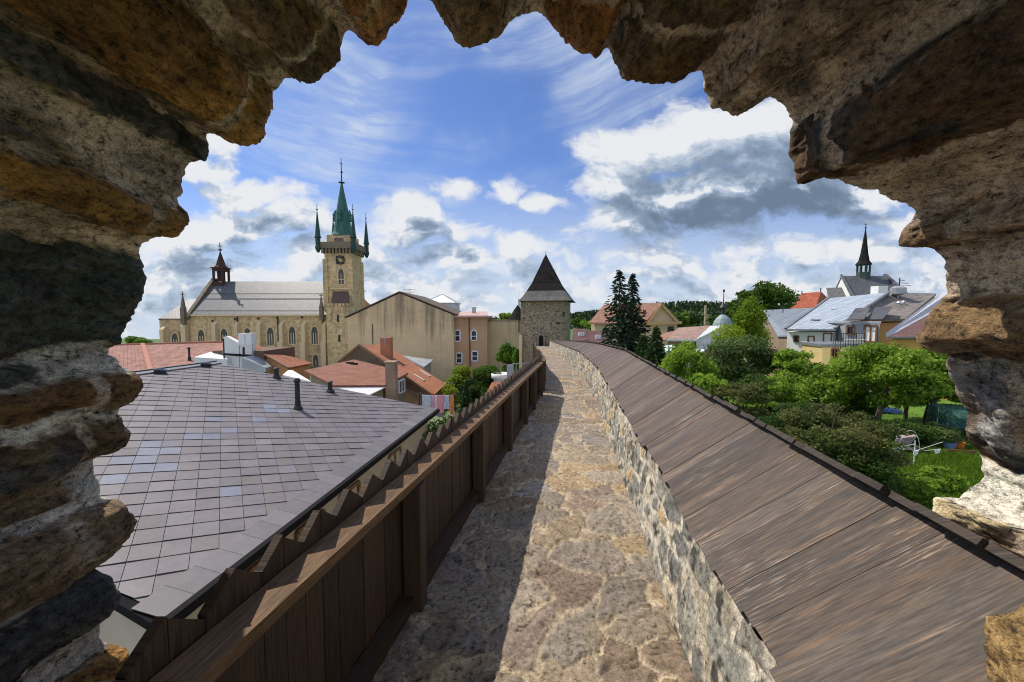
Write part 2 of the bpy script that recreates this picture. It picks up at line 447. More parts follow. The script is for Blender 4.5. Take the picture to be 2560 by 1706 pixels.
def build_walkway():
    ys = growing(-.6, 34.6, .0065, .011); ncol = 112
    us = np.linspace(0, 1, ncol)
    Y = np.repeat(ys[:, None], ncol, 1); U = np.repeat(us[None], len(ys), 0)
    l = lerp_t(T_LEFT, Y) - .10; r = lerp_t(T_BASE, Y) + .05
    A = l + (r - l) * U
    wx = fbm(A * 2.2, Y * 2.2, 0, 3, 5) * .16; wy = fbm(A * 2.2, Y * 2.2, 7, 3, 9) * .16
    f1, f2, cid = voronoi((A + wx) / .37 + .3, (Y + wy) / .29, 3)
    e = f2 - f1 + fbm(A * 15, Y * 15, 0, 4, 2) * .06
    stone = ss(.045, .085, e)
    ang = cid * 6.28
    ca, sa = np.cos(ang), np.sin(ang)
    along, across = A * ca + Y * sa, -A * sa + Y * ca
    grain = fbm(along * 5, across * 36, cid * 50, 4, 4)
    ridge = np.abs(fbm(along * 3, across * 11, cid * 31, 3, 14))
    h = -.012 * np.exp(-((e - .055) / .022) ** 2) + stone * (.007 + .010 * (cid * 13.7 % 1 - .3) + .004 * grain - .012 * ss(.12, 0, ridge)) + .004 * fbm(A * 20, Y * 20, 3, 3, 8) + .012 * fbm(A * 1.7, Y * 1.7, 1, 2, 3)
    Z = lerp_t(T_FLOOR, Y) + h
    col = stone_colors(cid, PAVE, 0.0, .38)
    mort = np.array([.385, .305, .205]) * (1 + .22 * fbm(A * 9, Y * 9, 0, 4, 21))[..., None]
    col = col * (1 + .24 * grain[..., None]) 
    och = ss(.3, .8, fbm(A * 3.1, Y * 3.1, 0, 4, 33))[..., None] * .7
    col = col * (1 - och) + (col * .5 + np.array([.22, .155, .08]) * .5) * och
    crack = (ss(.05, .0, ridge) * stone)[..., None]
    col = col * (1 - .65 * crack)
    col = (mort * (1 - stone[..., None]) + col * stone[..., None]) * 1.02
    V = np.stack([x0(Y) + A, Y, Z], -1).reshape(-1, 3)
    o = np_mesh('walkway', V, grid_faces(len(ys), ncol), m_pave, np.clip(col.reshape(-1, 3), .01, .9))
    tag(o, kind='structure')
build_walkway()

town_wall = thing('town_wall', 'old stone town wall with rubble parapet and weathered wooden cap roof', 'wall', (0, 0, GROUND_L))
def build_parapet():
    ys = growing(-.6, 34.6, .006, .012); nr = 46
    t = np.linspace(0, 1, nr)
    Y = np.repeat(ys[:, None], nr, 1); T = np.repeat(t[None], len(ys), 0)
    zf, zt = lerp_t(T_FLOOR, Y) - .02, lerp_t(T_PTOP, Y) + .01
    Z = zf + (zt - zf) * T
    A = lerp_t(T_BASE, Y) + (lerp_t(T_TOP, Y) - lerp_t(T_BASE, Y)) * T
    S = Y
    wx = fbm(S * 4, Z * 5, 0, 3, 55) * .06; wy = fbm(S * 4, Z * 5, 9, 3, 56) * .05
    f1, f2, cid = voronoi((S + wx) / .25, (Z + wy) / .135, 31)
    big = fbm(S * 1.3, Z * 3, 2, 3, 61)
    stone = ss(.08, .13, f2 - f1 + .13 * fbm(S * 22, Z * 26, 0, 4, 58) - .10 * ss(.0, .5, big))
    gr = fbm(S * 12, Z * 30, cid * 40, 4, 63)
    hole = ss(.72, .9, cid * 5.3 % 1) * ss(.03, .0, f2 - f1 - .06)
    d = stone * (.004 + .007 * (cid * 9.1 % 1)) + .003 * gr * stone + .004 * fbm(S * 25, Z * 25, 0, 3, 66)
    col = stone_colors(cid, [(.34, .315, .26), (.25, .24, .205), (.38, .33, .25), (.19, .185, .165), (.29, .275, .235), (.40, .29, .15), (.20, .195, .175)])
    col = col * (1 + .3 * gr[..., None])
    dk = ss(.48, .60, fbm(S * 12, Z * 17, 5, 4, 71))[..., None]
    col = col * (1 - dk) + np.array([.07, .07, .06]) * dk
    mort = np.array([.56, .50, .40]) * (1 + .16 * fbm(S * 11, Z * 11, 0, 4, 68))[..., None]
    lo = ss(.25, .0, T)[..., None]
    och = ss(.1, .5, fbm(S * 2.3, Z * 4, 6, 3, 77))[..., None] * .6
    mort = mort * (1 - och * .5) + np.array([.42, .31, .17]) * och * .5
    col = mort * (1 - stone[..., None]) + col * stone[..., None]
    V = np.stack([x0(Y) + A - d, Y, Z], -1).reshape(-1, 3)
    np_mesh('parapet', V, grid_faces(len(ys), nr), m_rubble, np.clip(col.reshape(-1, 3), .01, .9), town_wall)
build_parapet()
m_wallside = M('wall_side_stone', [(.30, .27, .22), (.42, .37, .29), (.24, .22, .19)], 3, bmp=.7, dist=.05)
def build_wall_core():
    mb = MB()
    ys = list(np.arange(-.6, 36, 1.5))
    def sec(y):
        X, fl = float(x0(y)), float(lerp_t(T_FLOOR, y))
        l, b, tp, ru = (float(lerp_t(t, y)) for t in (T_LEFT, T_BASE, T_TOP, T_RU))
        zt, rz = float(lerp_t(T_PTOP, y)), float(lerp_t(T_RZ, y))
        return [(X + l - .02, y, GROUND_L - .5), (X + l - .02, y, fl - .05), (X + b + .06, y, fl - .05), (X + tp + .06, y, zt - .03), (X + ru, y, rz - .12),
                (X + 2 * ru - tp - .08, y, zt - .06), (X + 2 * ru - tp - .02, y, GROUND_L - .5)]
    S = [sec(y) for y in ys]
    for a, b in zip(S, S[1:]):
        for i in range(len(a) - 1):
            mb.poly([a[i], b[i], b[i + 1], a[i + 1]])
    mb.build('wall_core', m_wallside, town_wall)
build_wall_core()

# ---- wooden cap: boards up the near slope, the far boards standing past the ridge
def M_wood(name, cols, rough=.7, light=None, scale=1.0):
    m, nt, b = newmat(name)
    t = nd(nt, 'ShaderNodeAttribute', attribute_name='tint').outputs['Color']
    uv = coords(nt, 'UV', (1, 1, 1))
    fine = noise_n(nt, nd(nt, 'ShaderNodeMapping', {'Vector': uv, 'Scale': (8 * scale, 120 * scale, 1)}).outputs[0], 1.0, 7, .65).outputs['Fac']
    mid = noise_n(nt, nd(nt, 'ShaderNodeMapping', {'Vector': uv, 'Scale': (1.6 * scale, 16 * scale, 1)}).outputs[0], 1.0, 6, .6, .4).outputs['Fac']
    patch = noise_n(nt, coords(nt, 'Object'), 2.3, 5, .6).outputs['Fac']
    c = ramp(nt, mid, [(.25 + .5 * i / (len(cols) - 1), q) for i, q in enumerate(cols)])
    k = sstep(nt, fine, .3, .70, .52, 1.45)
    c = mixc(nt, 1.0, c, nd(nt, 'ShaderNodeCombineColor', {0: k, 1: k, 2: k}).outputs[0], 'MULTIPLY')
    if light:
        lf = math_(nt, 'MULTIPLY', sstep(nt, fine, .52, .62), sstep(nt, math_(nt, 'ADD', patch, math_(nt, 'MULTIPLY', mid, .5)), .76, .98))
        c = mixc(nt, math_(nt, 'MULTIPLY', lf, .55), c, (*light, 1))
    c = mixc(nt, 1.0, c, t, 'MULTIPLY')
    nt.links.new(c, b.inputs['Base Color'])
    b.inputs['Roughness'].default_value = rough; b.inputs['Specular IOR Level'].default_value = .35
    bump(nt, b, fine, .55, .004)
    return m
m_cap = M_wood('weathered_boards', [(.058, .041, .030), (.115, .078, .052), (.078, .060, .048), (.155, .102, .065), (.095, .073, .058)], .6, (.52, .44, .36))
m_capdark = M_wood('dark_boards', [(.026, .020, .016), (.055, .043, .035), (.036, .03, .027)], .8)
m_fence = M_wood('brown_stained_boards', [(.030, .017, .009), (.056, .031, .016), (.038, .022, .013)], .6)
m_rail = M_wood('worn_rail_wood', [(.11, .06, .027), (.17, .096, .042), (.085, .048, .024)], .6, (.26, .17, .09))

def board_set(name, quads, thick, mat, parent, rnd=.15, nseg=1):
    """quads: (a, b, c, d): a-b the near end, d-c the far end; the grain runs a to d"""
    V, F, C, UV = [], [], [], []
    rg = random.Random(name)
    for (a, b, c, d) in quads:
        a, b, c, d = (Vector(p) for p in (a, b, c, d))
        n = (b - a).cross(d - a).normalized()
        if n.z < 0 and abs(n.z) > .2: n = -n
        o = len(V)
        for p in (a, b, c, d): V.append(p - n * thick)
        for p in (a, b, c, d): V.append(p)
        L, w = (d - a).length, (b - a).length
        u0, v0 = rg.random() * 50, rg.random() * 50
        fs = [(0, 3, 2, 1), (4, 5, 6, 7), (0, 1, 5, 4), (1, 2, 6, 5), (2, 3, 7, 6), (3, 0, 4, 7)]
        k = 1 + (rg.random() - .5) * 2 * rnd
        h = (rg.random() - .5) * rnd * .35
        C += [(k * (1 + h), k, k * (1 - h))] * 8
        uvp = [(0, 0), (0, w), (L, w), (L, 0)] * 2
        for f in fs:
            F.append([o + i for i in f])
            for i in f: UV += [uvp[i][0] + u0, uvp[i][1] + v0 + (0 if i < 4 else thick)]
    ob = np_mesh(name, [tuple(p) for p in V], F, mat, C, parent, smooth=False)
    uvl = ob.data.uv_layers.new(name='UVMap')
    uvl.data.foreach_set('uv', np.array(UV, np.float32))
    bm = bmesh.new(); bm.from_mesh(ob.data); bmesh.ops.recalc_face_normals(bm, faces=bm.faces); bm.to_mesh(ob.data); bm.free()
    return ob
def build_cap():
    rg = random.Random(3)
    near, far = [], []
    y = -.55
    while y < 34.4:
        w = rg.uniform(.07, .16); y1 = y + w - rg.choice((-.001, -.001, -.001, .0012))
        def P(yy, s, side, dz=0):
            X, tp, ru = float(x0(yy)), float(lerp_t(T_TOP, yy)), float(lerp_t(T_RU, yy))
            zt, rz = float(lerp_t(T_PTOP, yy)) + .055, float(lerp_t(T_RZ, yy))
            u = tp + .0 + (ru - tp) * s
            z = zt + (rz - zt) * s
            if side: u = 2 * ru - u
            return Vector((X + u, yy - .141 * (u - .9), z + dz))
        dz = rg.uniform(-.0025, .0025); sa = -.05 + rg.uniform(-.03, .03)
        tl = rg.uniform(-.002, .002)
        near.append((P(y, sa, 0, dz), P(y1, sa, 0, dz + tl), P(y1, .985, 0, dz + tl), P(y, .985, 0, dz)))
        sb = 1.075 + rg.uniform(-.03, .02)
        dz = rg.uniform(.0, .010)
        far.append((P(y, -.05, 1, dz), P(y1, -.05, 1, dz), P(y1, sb, 1, dz + .012), P(y, sb, 1, dz + .012)))
        y += w
    board_set('cap_roof', near, .028, m_cap, town_wall, .3)
    board_set('ridge_boards', far, .026, m_capdark, town_wall, .25)
build_cap()

# ---- fence on the town side
fence = thing('wooden_fence', 'dark brown board fence with sawtooth top and worn handrail along the wall walk', 'fence', (-.7, 4, -1.6))
def fx(y, off=0.0): return float(x0(y) + lerp_t(T_RAIL, y)) + off
def build_fence():
    rg = random.Random(5)
    teeth, y, k = [], .45, 0
    V, F, C, UV = [], [], [], []
    while y < 30:
        w = .09
        y1 = y + w - .0035
        if 8.45 < y < 8.62:
            y += w; continue
        zr = float(lerp_t(T_RAILZ, y)); zf = float(lerp_t(T_FLOOR, y))
        lo, hi = zr + .042, zr + .112
        za, zb = (lo, hi) if k % 2 == 0 else (hi, lo)
        j = rg.uniform(-.006, .006)
        xa, xb = fx(y, -.108), fx(y1, -.108)
        zb0 = zf - .16
        th = .026
        xo = rg.uniform(-.003, .003)
        P = [(xa + xo, y, zb0), (xb + xo, y1, zb0), (xb + xo, y1, zb + j), (xa + xo, y, za + j)]
        Q = [(p[0] - th, p[1], p[2]) for p in P]
        o = len(V); V += Q + P
        kk = 1 + rg.uniform(-.25, .25); C += [(kk, kk, kk)] * 8
        u0, v0 = rg.random() * 40, rg.random() * 40
        uvp = [(p[2] + u0, p[1] + v0) for p in P] * 2
        for f in [(0, 3, 2, 1), (4, 5, 6, 7), (0, 1, 5, 4), (1, 2, 6, 5), (2, 3, 7, 6), (3, 0, 4, 7)]:
            F.append([o + i for i in f])
            for i in f: UV += uvp[i]
        y += w; k += 1
    ob = np_mesh('plank_panel', V, F, m_fence, C, fence, smooth=False)
    uvl = ob.data.uv_layers.new(name='UVMap'); uvl.data.foreach_set('uv', np.array(UV, np.float32))
    bm = bmesh.new(); bm.from_mesh(ob.data); bmesh.ops.recalc_face_normals(bm, faces=bm.faces); bm.to_mesh(ob.data); bm.free()
    # rails in lengths, butted over the posts
    cuts = [.3, 2.07, 4.67, 7.0, 8.3]
    top, low = [], []
    for a, b in zip(cuts, cuts[1:]):
        n = 4
        for i in range(n):
            ya, yb = a + (b - a) * i / n, a + (b - a) * (i + 1) / n - (.004 if i == n - 1 else 0)
            za, zb = float(lerp_t(T_RAILZ, ya)), float(lerp_t(T_RAILZ, yb))
            top.append(((fx(ya, -.012), ya, za - .010), (fx(ya, -.104), ya, za + .006), (fx(yb, -.104), yb, zb + .006), (fx(yb, -.012), yb, zb - .010)))
            fa, fb = float(lerp_t(T_FLOOR, ya)) + .10, float(lerp_t(T_FLOOR, yb)) + .10
            low.append(((fx(ya, -.035), ya, fa), (fx(ya, -.104), ya, fa + .01), (fx(yb, -.104), yb, fb + .01), (fx(yb, -.035), yb, fb)))
    board_set('handrail', top, .05, m_rail, fence, .06)
    board_set('lower_rail', low, .09, m_fence, fence, .1)
    far = []
    for i in range(24):
        ya, yb = 8.75 + i * .85, 8.75 + (i + 1) * .85
        za, zb = float(lerp_t(T_RAILZ, ya)), float(lerp_t(T_RAILZ, yb))
        far.append(((fx(ya), ya, za - .012), (fx(ya, -.104), ya, za + .006), (fx(yb, -.104), yb, zb + .006), (fx(yb), yb, zb - .012)))
    board_set('far_handrail', far, .05, m_rail, fence, .06)
    for y in (.75, 2.1, 3.4, 4.7, 6.0, 7.0, 8.2, 8.85, 10.5, 12.4, 14.5):
        mb = MB()
        zr, zf = float(lerp_t(T_RAILZ, y)), float(lerp_t(T_FLOOR, y))
        mb.box((fx(y, -.05), y, (zr - .062 + zf - .22) / 2), (.10, .10, zr - .062 - zf + .22), -.1)
        p = mb.build('post', m_post, fence, bevel=.006)
m_post = M('post_wood', [(.05, .029, .016), (.085, .050, .028)], 6, stretch=(6, 6, .5), rough=.6, bmp=.4, dist=.006)
build_fence()

# ================================================================ the rough stone passage we look out of
# outline in order from the lower left, over the top, to the lower right: (kind, colour, points as read off the picture /2353 wide)
DK, BR, OC, GN, GY, TN, RU = (.075, .072, .064), (.175, .115, .06), (.25, .13, .034), (.088, .096, .078), (.25, .24, .22), (.25, .185, .12), (.28, .13, .04)
MO, ML = (.52, .41, .295), (.60, .55, .45)
OUT = [('m', ML, [(262, 1760), (258, 1640), (285, 1572)]),
       ('s', OC, [(308, 1530), (300, 1495), (272, 1478)]),
       ('m', ML, [(255, 1455), (250, 1405)]),
       ('s', DK, [(262, 1390), (277, 1355), (265, 1318), (240, 1310)]),
       ('m', ML, [(238, 1290)]),
       ('s', BR, [(270, 1268), (296, 1235), (303, 1190), (288, 1160), (262, 1155)]),
       ('m', ML, [(250, 1135), (256, 1112), (240, 1095), (236, 1050)]),
       ('s', DK, [(270, 1035), (288, 1015), (292, 965)]),
       ('m', ML, [(292, 938)]),
       ('s', BR, [(318, 915), (332, 880), (322, 860)]),
       ('m', ML, [(300, 842), (266, 808)]),
       ('s', GN, [(278, 785), (296, 745), (318, 700), (334, 650), (330, 605)]),
       ('m', MO, [(345, 580), (372, 548)]),
       ('s', OC, [(405, 545), (430, 520), (442, 500)]),
       ('m', MO, [(430, 478), (440, 420), (452, 385)]),
       ('s', DK, [(462, 360), (478, 335)]),
       ('m', MO, [(490, 316), (510, 318)]),
       ('s', OC, [(540, 328), (580, 328), (602, 300), (618, 262), (628, 225)]),
       ('m', MO, [(650, 205), (676, 187)]),
       ('s', BR, [(712, 190), (740, 172), (758, 150), (775, 130)]),
       ('m', MO, [(800, 100), (820, 88)]),
       ('s', RU, [(848, 108), (876, 120), (890, 95), (920, 55), (940, 22)]),
       ('m', MO, [(952, 6), (975, 8), (1000, 22)]),
       ('s', BR, [(1022, 48), (1042, 80), (1065, 97), (1092, 107), (1118, 92), (1145, 82)]),
       ('m', MO, [(1175, 66), (1208, 48), (1235, 52)]),
       ('s', RU, [(1270, 64), (1285, 85), (1320, 112), (1350, 124), (1376, 137)]),
       ('m', MO, [(1386, 122)]),
       ('s', BR, [(1420, 142), (1435, 165), (1478, 174), (1518, 178), (1560, 172)]),
       ('m', MO, [(1590, 168), (1615, 182)]),
       ('s', TN, [(1620, 210), (1640, 242), (1668, 262), (1690, 270), (1725, 252)]),
       ('m', MO, [(1760, 230), (1785, 265), (1812, 292)]),
       ('s', DK, [(1802, 320), (1803, 380), (1812, 412), (1830, 428), (1858, 426), (1888, 412)]),
       ('m', MO, [(1915, 432), (1955, 446), (2005, 448), (2050, 478), (2084, 505)]),
       ('s', TN, [(2090, 520), (2070, 548), (2072, 570), (2095, 577), (2122, 572)]),
       ('m', MO, [(2138, 595), (2158, 630), (2164, 672)]),
       ('s', (.42, .31, .18), [(2160, 700), (2132, 735), (2126, 775), (2140, 800)]),
       ('s', DK, [(2172, 812)]),
       ('s', GY, [(2180, 840), (2192, 875), (2206, 905), (2220, 945), (2228, 985)]),
       ('s', DK, [(2238, 1020), (2250, 1042)]),
       ('m', ML, [(2236, 1060), (2220, 1098), (2195, 1138)]),
       ('s', (.48, .38, .22), [(2158, 1148), (2140, 1165), (2142, 1186)]),
       ('m', ML, [(2160, 1205), (2170, 1240), (2170, 1320), (2170, 1480)])]
YW = 1.4
def arch_material():
    m, nt, b = newmat('arch_stone')
    t = nd(nt, 'ShaderNodeAttribute', attribute_name='tint').outputs['Color']
    co = coords(nt, 'Object', (1.15, .85, 1.15))
    big = noise_n(nt, co, 9, 7, .62).outputs['Fac']
    mid = noise_n(nt, co, 42, 8, .68, .3).outputs['Fac']
    fine = noise_n(nt, co, 190, 5, .7).outputs['Fac']
    k = math_(nt, 'ADD', math_(nt, 'ADD', sstep(nt, big, .25, .75, -.30, .30), sstep(nt, mid, .30, .70, -.55, .55)), sstep(nt, fine, .3, .7, .55, 1.45))
    c = mixc(nt, 1.0, t, nd(nt, 'ShaderNodeCombineColor', {0: k, 1: k, 2: k}).outputs[0], 'MULTIPLY')
    pits = math_(nt, 'MULTIPLY', sstep(nt, mid, .43, .36), sstep(nt, big, .36, .54))      # dark lichen and grit
    c = mixc(nt, math_(nt, 'MULTIPLY', pits, .8), c, (.022, .020, .016, 1))
    fl = math_(nt, 'MULTIPLY', sstep(nt, fine, .60, .70), sstep(nt, mid, .54, .66))       # pale mica flecks
    c = mixc(nt, math_(nt, 'MULTIPLY', fl, .5), c, (.40, .33, .24, 1))
    nt.links.new(c, b.inputs['Base Color']); b.inputs['Roughness'].default_value = .85; b.inputs['Specular IOR Level'].default_value = .3
    h = math_(nt, 'ADD', math_(nt, 'ADD', mid, math_(nt, 'MULTIPLY', fine, .35)), math_(nt, 'MULTIPLY', big, .8))
    bump(nt, b, h, 1.0, .024)
    return m
m_arch = arch_material()

def build_arch():
    P, S = [], []
    for i, (k, c, pts) in enumerate(OUT):
        for (a, b) in pts:
            w = W(a * 2560 / 2353, b * 2560 / 2353, YW)
            P.append((w.x, w.z)); S.append(i)
    P = np.array(P); S = np.array(S)
    seg = np.hypot(*np.diff(P, axis=0).T); L = np.concatenate([[0], np.cumsum(seg)])
    n = 1150
    s = np.linspace(0, L[-1], n)
    cx, cz = np.interp(s, L, P[:, 0]), np.interp(s, L, P[:, 1])
    # segment bounds in s: midway between the last point of one and the first of the next
    nb = len(OUT)
    lo = np.zeros(nb); hi = np.zeros(nb)
    for i in range(nb):
        idx = np.where(S == i)[0]
        lo[i] = 0 if i == 0 else (L[idx[0]] + L[idx[0] - 1]) / 2
        hi[i] = L[-1] if i == nb - 1 else (L[idx[-1]] + L[idx[-1] + 1]) / 2
    ker = np.hanning(9); ker /= ker.sum()
    cx1, cz1 = (np.convolve(np.pad(q, 4, 'edge'), ker, 'valid') for q in (cx, cz))
    ker = np.hanning(151); ker /= ker.sum()
    cx2, cz2 = (np.convolve(np.pad(q, 75, 'edge'), ker, 'valid') for q in (cx, cz))
    cen = np.array([.08, -.25])
    dx, dz = np.gradient(cx2), np.gradient(cz2)
    nx, nz = dz, -dx                                   # towards the opening
    flip = np.sign(nx * (cen[0] - cx2) + nz * (cen[1] - cz2)); ln = np.hypot(nx, nz)
    nx, nz = nx / ln * flip, nz / ln * flip
    t = np.concatenate([[0, .004, .010, .018, .028], np.arange(.036, .8, .0085), np.arange(.8, 2.0, .04)])
    nt_ = len(t)
    SS = np.repeat(s[:, None], nt_, 1); T = np.repeat(t[None], n, 0)
    # bands wander with depth
    Sw = SS + .035 * fbm(SS * 1.6, T * 2.2, 0, 2, 201) * ss(0, .25, T) + .017 * fbm(SS * 14, T * 14, 0, 4, 205, .6)
    idx = np.clip(np.searchsorted(hi, Sw), 0, nb - 1)
    mid = (lo + hi) / 2
    dist = np.minimum(Sw - lo[idx], hi[idx] - Sw) + .006 * fbm(SS * 40, T * 25, 0, 3, 207)
    isS = np.array([k == 's' for k, _, _ in OUT])[idx]
    rnd = np.array([random.Random(i * 7 + 1).random() for i in range(nb)])[idx]
    ln_ = .42 + .5 * rnd                                # length of a slab along the passage
    tt = (T + rnd * .25 - .25) / ln_
    jd = np.abs((tt + .5) % 1.0 - .5) * ln_ + .01 * fbm(SS * 22, T * 12, 4, 3, 211)
    cellr = np.floor(tt + .5)
    joint = np.where(T > .12, ss(.008, .035, jd), 1.0)
    stone = isS * ss(.0, .007, dist) * joint
    # mortar bands hold some hidden slabs deeper in
    hid = (~isS) & (dist > .01)
    hs = ss(.12, .35, fbm(SS * 6, T * 2.2, 3, 3, 215)) * hid * ss(.05, .14, T) * (cx2[:, None] < 1.0)
    grain = fbm(SS * 40, T * 16 , idx * 3.7, 4, 221)
    crag = fbm(SS * 11, T * 7, idx * 1.3, 4, 225)
    off = stone * (.006 + .008 * crag + .004 * grain) + hs * (.004 + .008 * crag)
    off += (1 - np.maximum(stone, hs)) * (-.007 + .005 * fbm(SS * 16, T * 16, 0, 4, 229))
    off += .012 * fbm(SS * 5, T * 4, 0, 3, 231) * ss(0, .1, T) + .0025 * fbm(SS * 60, T * 60, 0, 3, 233)
    tn = fbm(SS * 8, T * 4.5, idx * 2.1, 3, 235) * 3.2      # broken layers of the slabs
    off += stone * .010 * (np.floor(tn) + ss(.35, .65, tn - np.floor(tn)))
    off -= .011 * np.exp(-(dist / .006) ** 2) * ss(.02, .08, T)      # raked joint beside each slab
    off *= ss(-.02, .06, T) * .9 + .1
    edge = .006 * fbm(s * 30, 0, 0, 4, 240) + .005 * np.abs(fbm(s * 75, 0, 5, 3, 241))            # crumbly outline
    lip = .022 * (1 - np.sqrt(np.clip(1 - (1 - np.clip(T / .03, 0, 1)) ** 2, 0, 1)))
    k2 = ss(.02, .7, T) * .55
    X = cx1[:, None] * (1 - k2) + cx2[:, None] * k2 + nx[:, None] * (off + edge[:, None] - lip)
    Z = cz1[:, None] * (1 - k2) + cz2[:, None] * k2 + nz[:, None] * (off + edge[:, None] - lip)
    ye = YW + np.array([.05 * (k == 's') * random.Random(i).uniform(.2, 1.2) - .02 for i, (k, _, _) in enumerate(OUT)])
    isd = ye[np.clip(np.searchsorted(hi, s), 0, nb - 1)]
    isd = np.convolve(np.pad(isd, 6, 'edge'), np.hanning(13) / np.hanning(13).sum(), 'valid') + .012 * fbm(s * 14, 3, 0, 3, 243)
    Y = isd[:, None] - T
    pal = np.array([c for _, c, _ in OUT])
    col = pal[idx]
    vr = .72 + .6 * ((rnd * 17.3 + cellr * .37) % 1.0)
    base_st = col * vr[..., None] * (1 + .30 * grain + .25 * crag)[..., None]
    rust = ss(.05, .5, fbm(SS * 3.4, T * 2.4, 0, 4, 251))[..., None] * isS[..., None] * .65
    base_st = base_st * (1 - rust) + np.array([.16, .082, .026]) * (1 + .3 * grain[..., None]) * rust
    hcol = np.where((fbm(SS * 3, T, 8, 2, 255) > 0)[..., None], np.array(DK), np.array(BR)) * (1 + .35 * grain[..., None])
    mcol = np.where(isS[..., None], np.array(MO), col)
    mcol = mcol * (1 + .16 * fbm(SS * 10, T * 10, 0, 5, 261)[..., None])
    stain = ss(.1, .6, fbm(SS * 3, T * 3, 5, 4, 265))[..., None] * .5
    mcol = mcol * (1 - stain * .45)
    sm, hm = stone[..., None], hs[..., None]
    c = mcol * (1 - sm) + base_st * sm
    c = c * (1 - hm) + hcol * hm
    crack = ss(.035, .0, np.abs(fbm(SS * 2.6, T * 2.2, 1, 4, 270)))[..., None]
    c = c * (1 - .5 * crack)
    # the face turned to the town and the mass of the wall behind it
    rx, rz = cx2 - cen[0], cz2 - cen[1]; rl = np.hypot(rx, rz); rx, rz = rx / rl, rz / rl
    rings_x, rings_y, rings_z, rc = [], [], [], []
    for e, dy in ((2.2, -1.9), (2.2, -.03), (1.2, -.03), (.5, -.025), (.22, -.02), (.10, -.015), (.045, -.008)):
        rings_x.append(cx1 + rx * e); rings_z.append(cz1 + rz * e)
        rings_y.append(isd + dy + .015 * fbm(s * 9, e * 9, 0, 3, 280)); rc.append(np.array(MO) * 1.8 * (1 + .3 * fbm(s * 6, e * 6, 2, 3, 281))[:, None])
    X = np.concatenate([np.array(rings_x).T, X], 1); Y = np.concatenate([np.array(rings_y).T, Y], 1); Z = np.concatenate([np.array(rings_z).T, Z], 1)
    c = np.concatenate([np.stack(rc, 1), c], 1)
    # close the back
    X = np.concatenate([X, X[:, :1]], 1); Y = np.concatenate([Y, Y[:, :1]], 1); Z = np.concatenate([Z, Z[:, :1]], 1); c = np.concatenate([c, c[:, :1]], 1)
    V = np.stack([X, Y, Z], -1).reshape(-1, 3)
    arch = np_mesh('stone_passage', V, grid_faces(n, X.shape[1]), m_arch, np.clip(c * 1.3, .008, .85).reshape(-1, 3))
    tag(arch, 'rough rubble stone archway of slabs and mortar framing the whole view', 'archway')
    return arch
arch = build_arch()

def rock(name, c, r, seed, col, mat, parent=None, sub=4):
    bm = bmesh.new(); bmesh.ops.create_icosphere(bm, subdivisions=sub, radius=1)
    V = np.array([v.co[:] for v in bm.verts]); F = np.array([[v.index for v in f.verts] for f in bm.faces]); bm.free()
    d = 1 + .22 * fbm(V[:, 0] * 1.4, V[:, 1] * 1.4, V[:, 2] * 1.4, 4, seed) + .05 * fbm(V[:, 0] * 7, V[:, 1] * 7, V[:, 2] * 7, 3, seed + 1)
    V = np.sign(V) * np.abs(V) ** .9 * d[:, None] * np.array(r) + np.array(c)
    cc = np.array(col) * (1 + .35 * fbm(V[:, 0] * 18, V[:, 1] * 18, V[:, 2] * 60, 4, seed + 2))[:, None]
    return np_mesh(name, V, F, mat, np.clip(cc, .01, .9), parent)
q = W(2725, 1725, .74)
rock('protruding_stone', (q.x, q.y, q.z), (.10, .15, .11), 12, (.42, .27, .11), m_arch, arch, 5)
# ================================================================ ground and hills
def zA(x, y): return (280 + x * .29335, 360 + y * .29335)      # places measured on enlarged crops of the picture
def zB(x, y): return (280 + x * .29335, 600 + y * .29335)
def zC(x, y): return (800 + x * .29335, 600 + y * .29335)
def zD(x, y): return (1400 + x * .24232, 620 + y * .24232)
def zE(x, y): return (1860 + x * .24237, 540 + y * .24237)

def ground_z(X, Y):
    l = -7.0 - 5.0 * ss(36, 78, Y)
    r = -6.0 - 5.0 * ss(30, 80, Y)
    w = ss(-3, 3, X - .1 * np.minimum(Y, 40))
    z = l * (1 - w) + r * w
    u = X / np.maximum(Y, 5)
    return z - .055 * np.maximum(Y - 110, 0) * ss(-.35, -.62, u) - .012 * np.maximum(Y - 110, 0) * ss(-.62, -.3, u)
def gz(x, y): return float(ground_z(np.array(float(x)), np.array(float(y))))
def build_ground():
    a = np.concatenate([-np.geomspace(4200, 60, 36), np.arange(-58, 60, 2.0), np.geomspace(60, 4200, 36)])
    b = np.concatenate([-np.geomspace(400, 8, 10), np.arange(-6, 130, 2.0), np.geomspace(131, 5000, 44)])
    X, Y = np.meshgrid(a, b)
    Z = ground_z(X, Y) + .12 * fbm(X * .2, Y * .2, 0, 3, 300)
    m, nt, bs = newmat('town_ground')
    co = coords(nt, 'Object')
    f = noise_n(nt, co, .35, 6, .6).outputs['Fac']; g = noise_n(nt, co, 3, 6, .6).outputs['Fac']
    x = nd(nt, 'ShaderNodeSeparateXYZ', {0: co})
    gravel = ramp(nt, g, [(.3, (.17, .16, .145)), (.7, (.30, .28, .25))])
    green = ramp(nt, g, [(.3, (.04, .085, .012)), (.7, (.095, .165, .025))])
    k = math_(nt, 'MAXIMUM', sstep(nt, x.outputs[0], 1, 4), math_(nt, 'MAXIMUM', sstep(nt, f, .50, .56), sstep(nt, x.outputs[1], 80, 120)))
    nt.links.new(mixc(nt, k, gravel, green), bs.inputs['Base Color']); bs.inputs['Roughness'].default_value = .95
    bump(nt, bs, g, .4, .04)
    tag(np_mesh('ground', np.stack([X, Y, Z], -1).reshape(-1, 3), grid_faces(*X.shape), m), kind='structure')
build_ground()
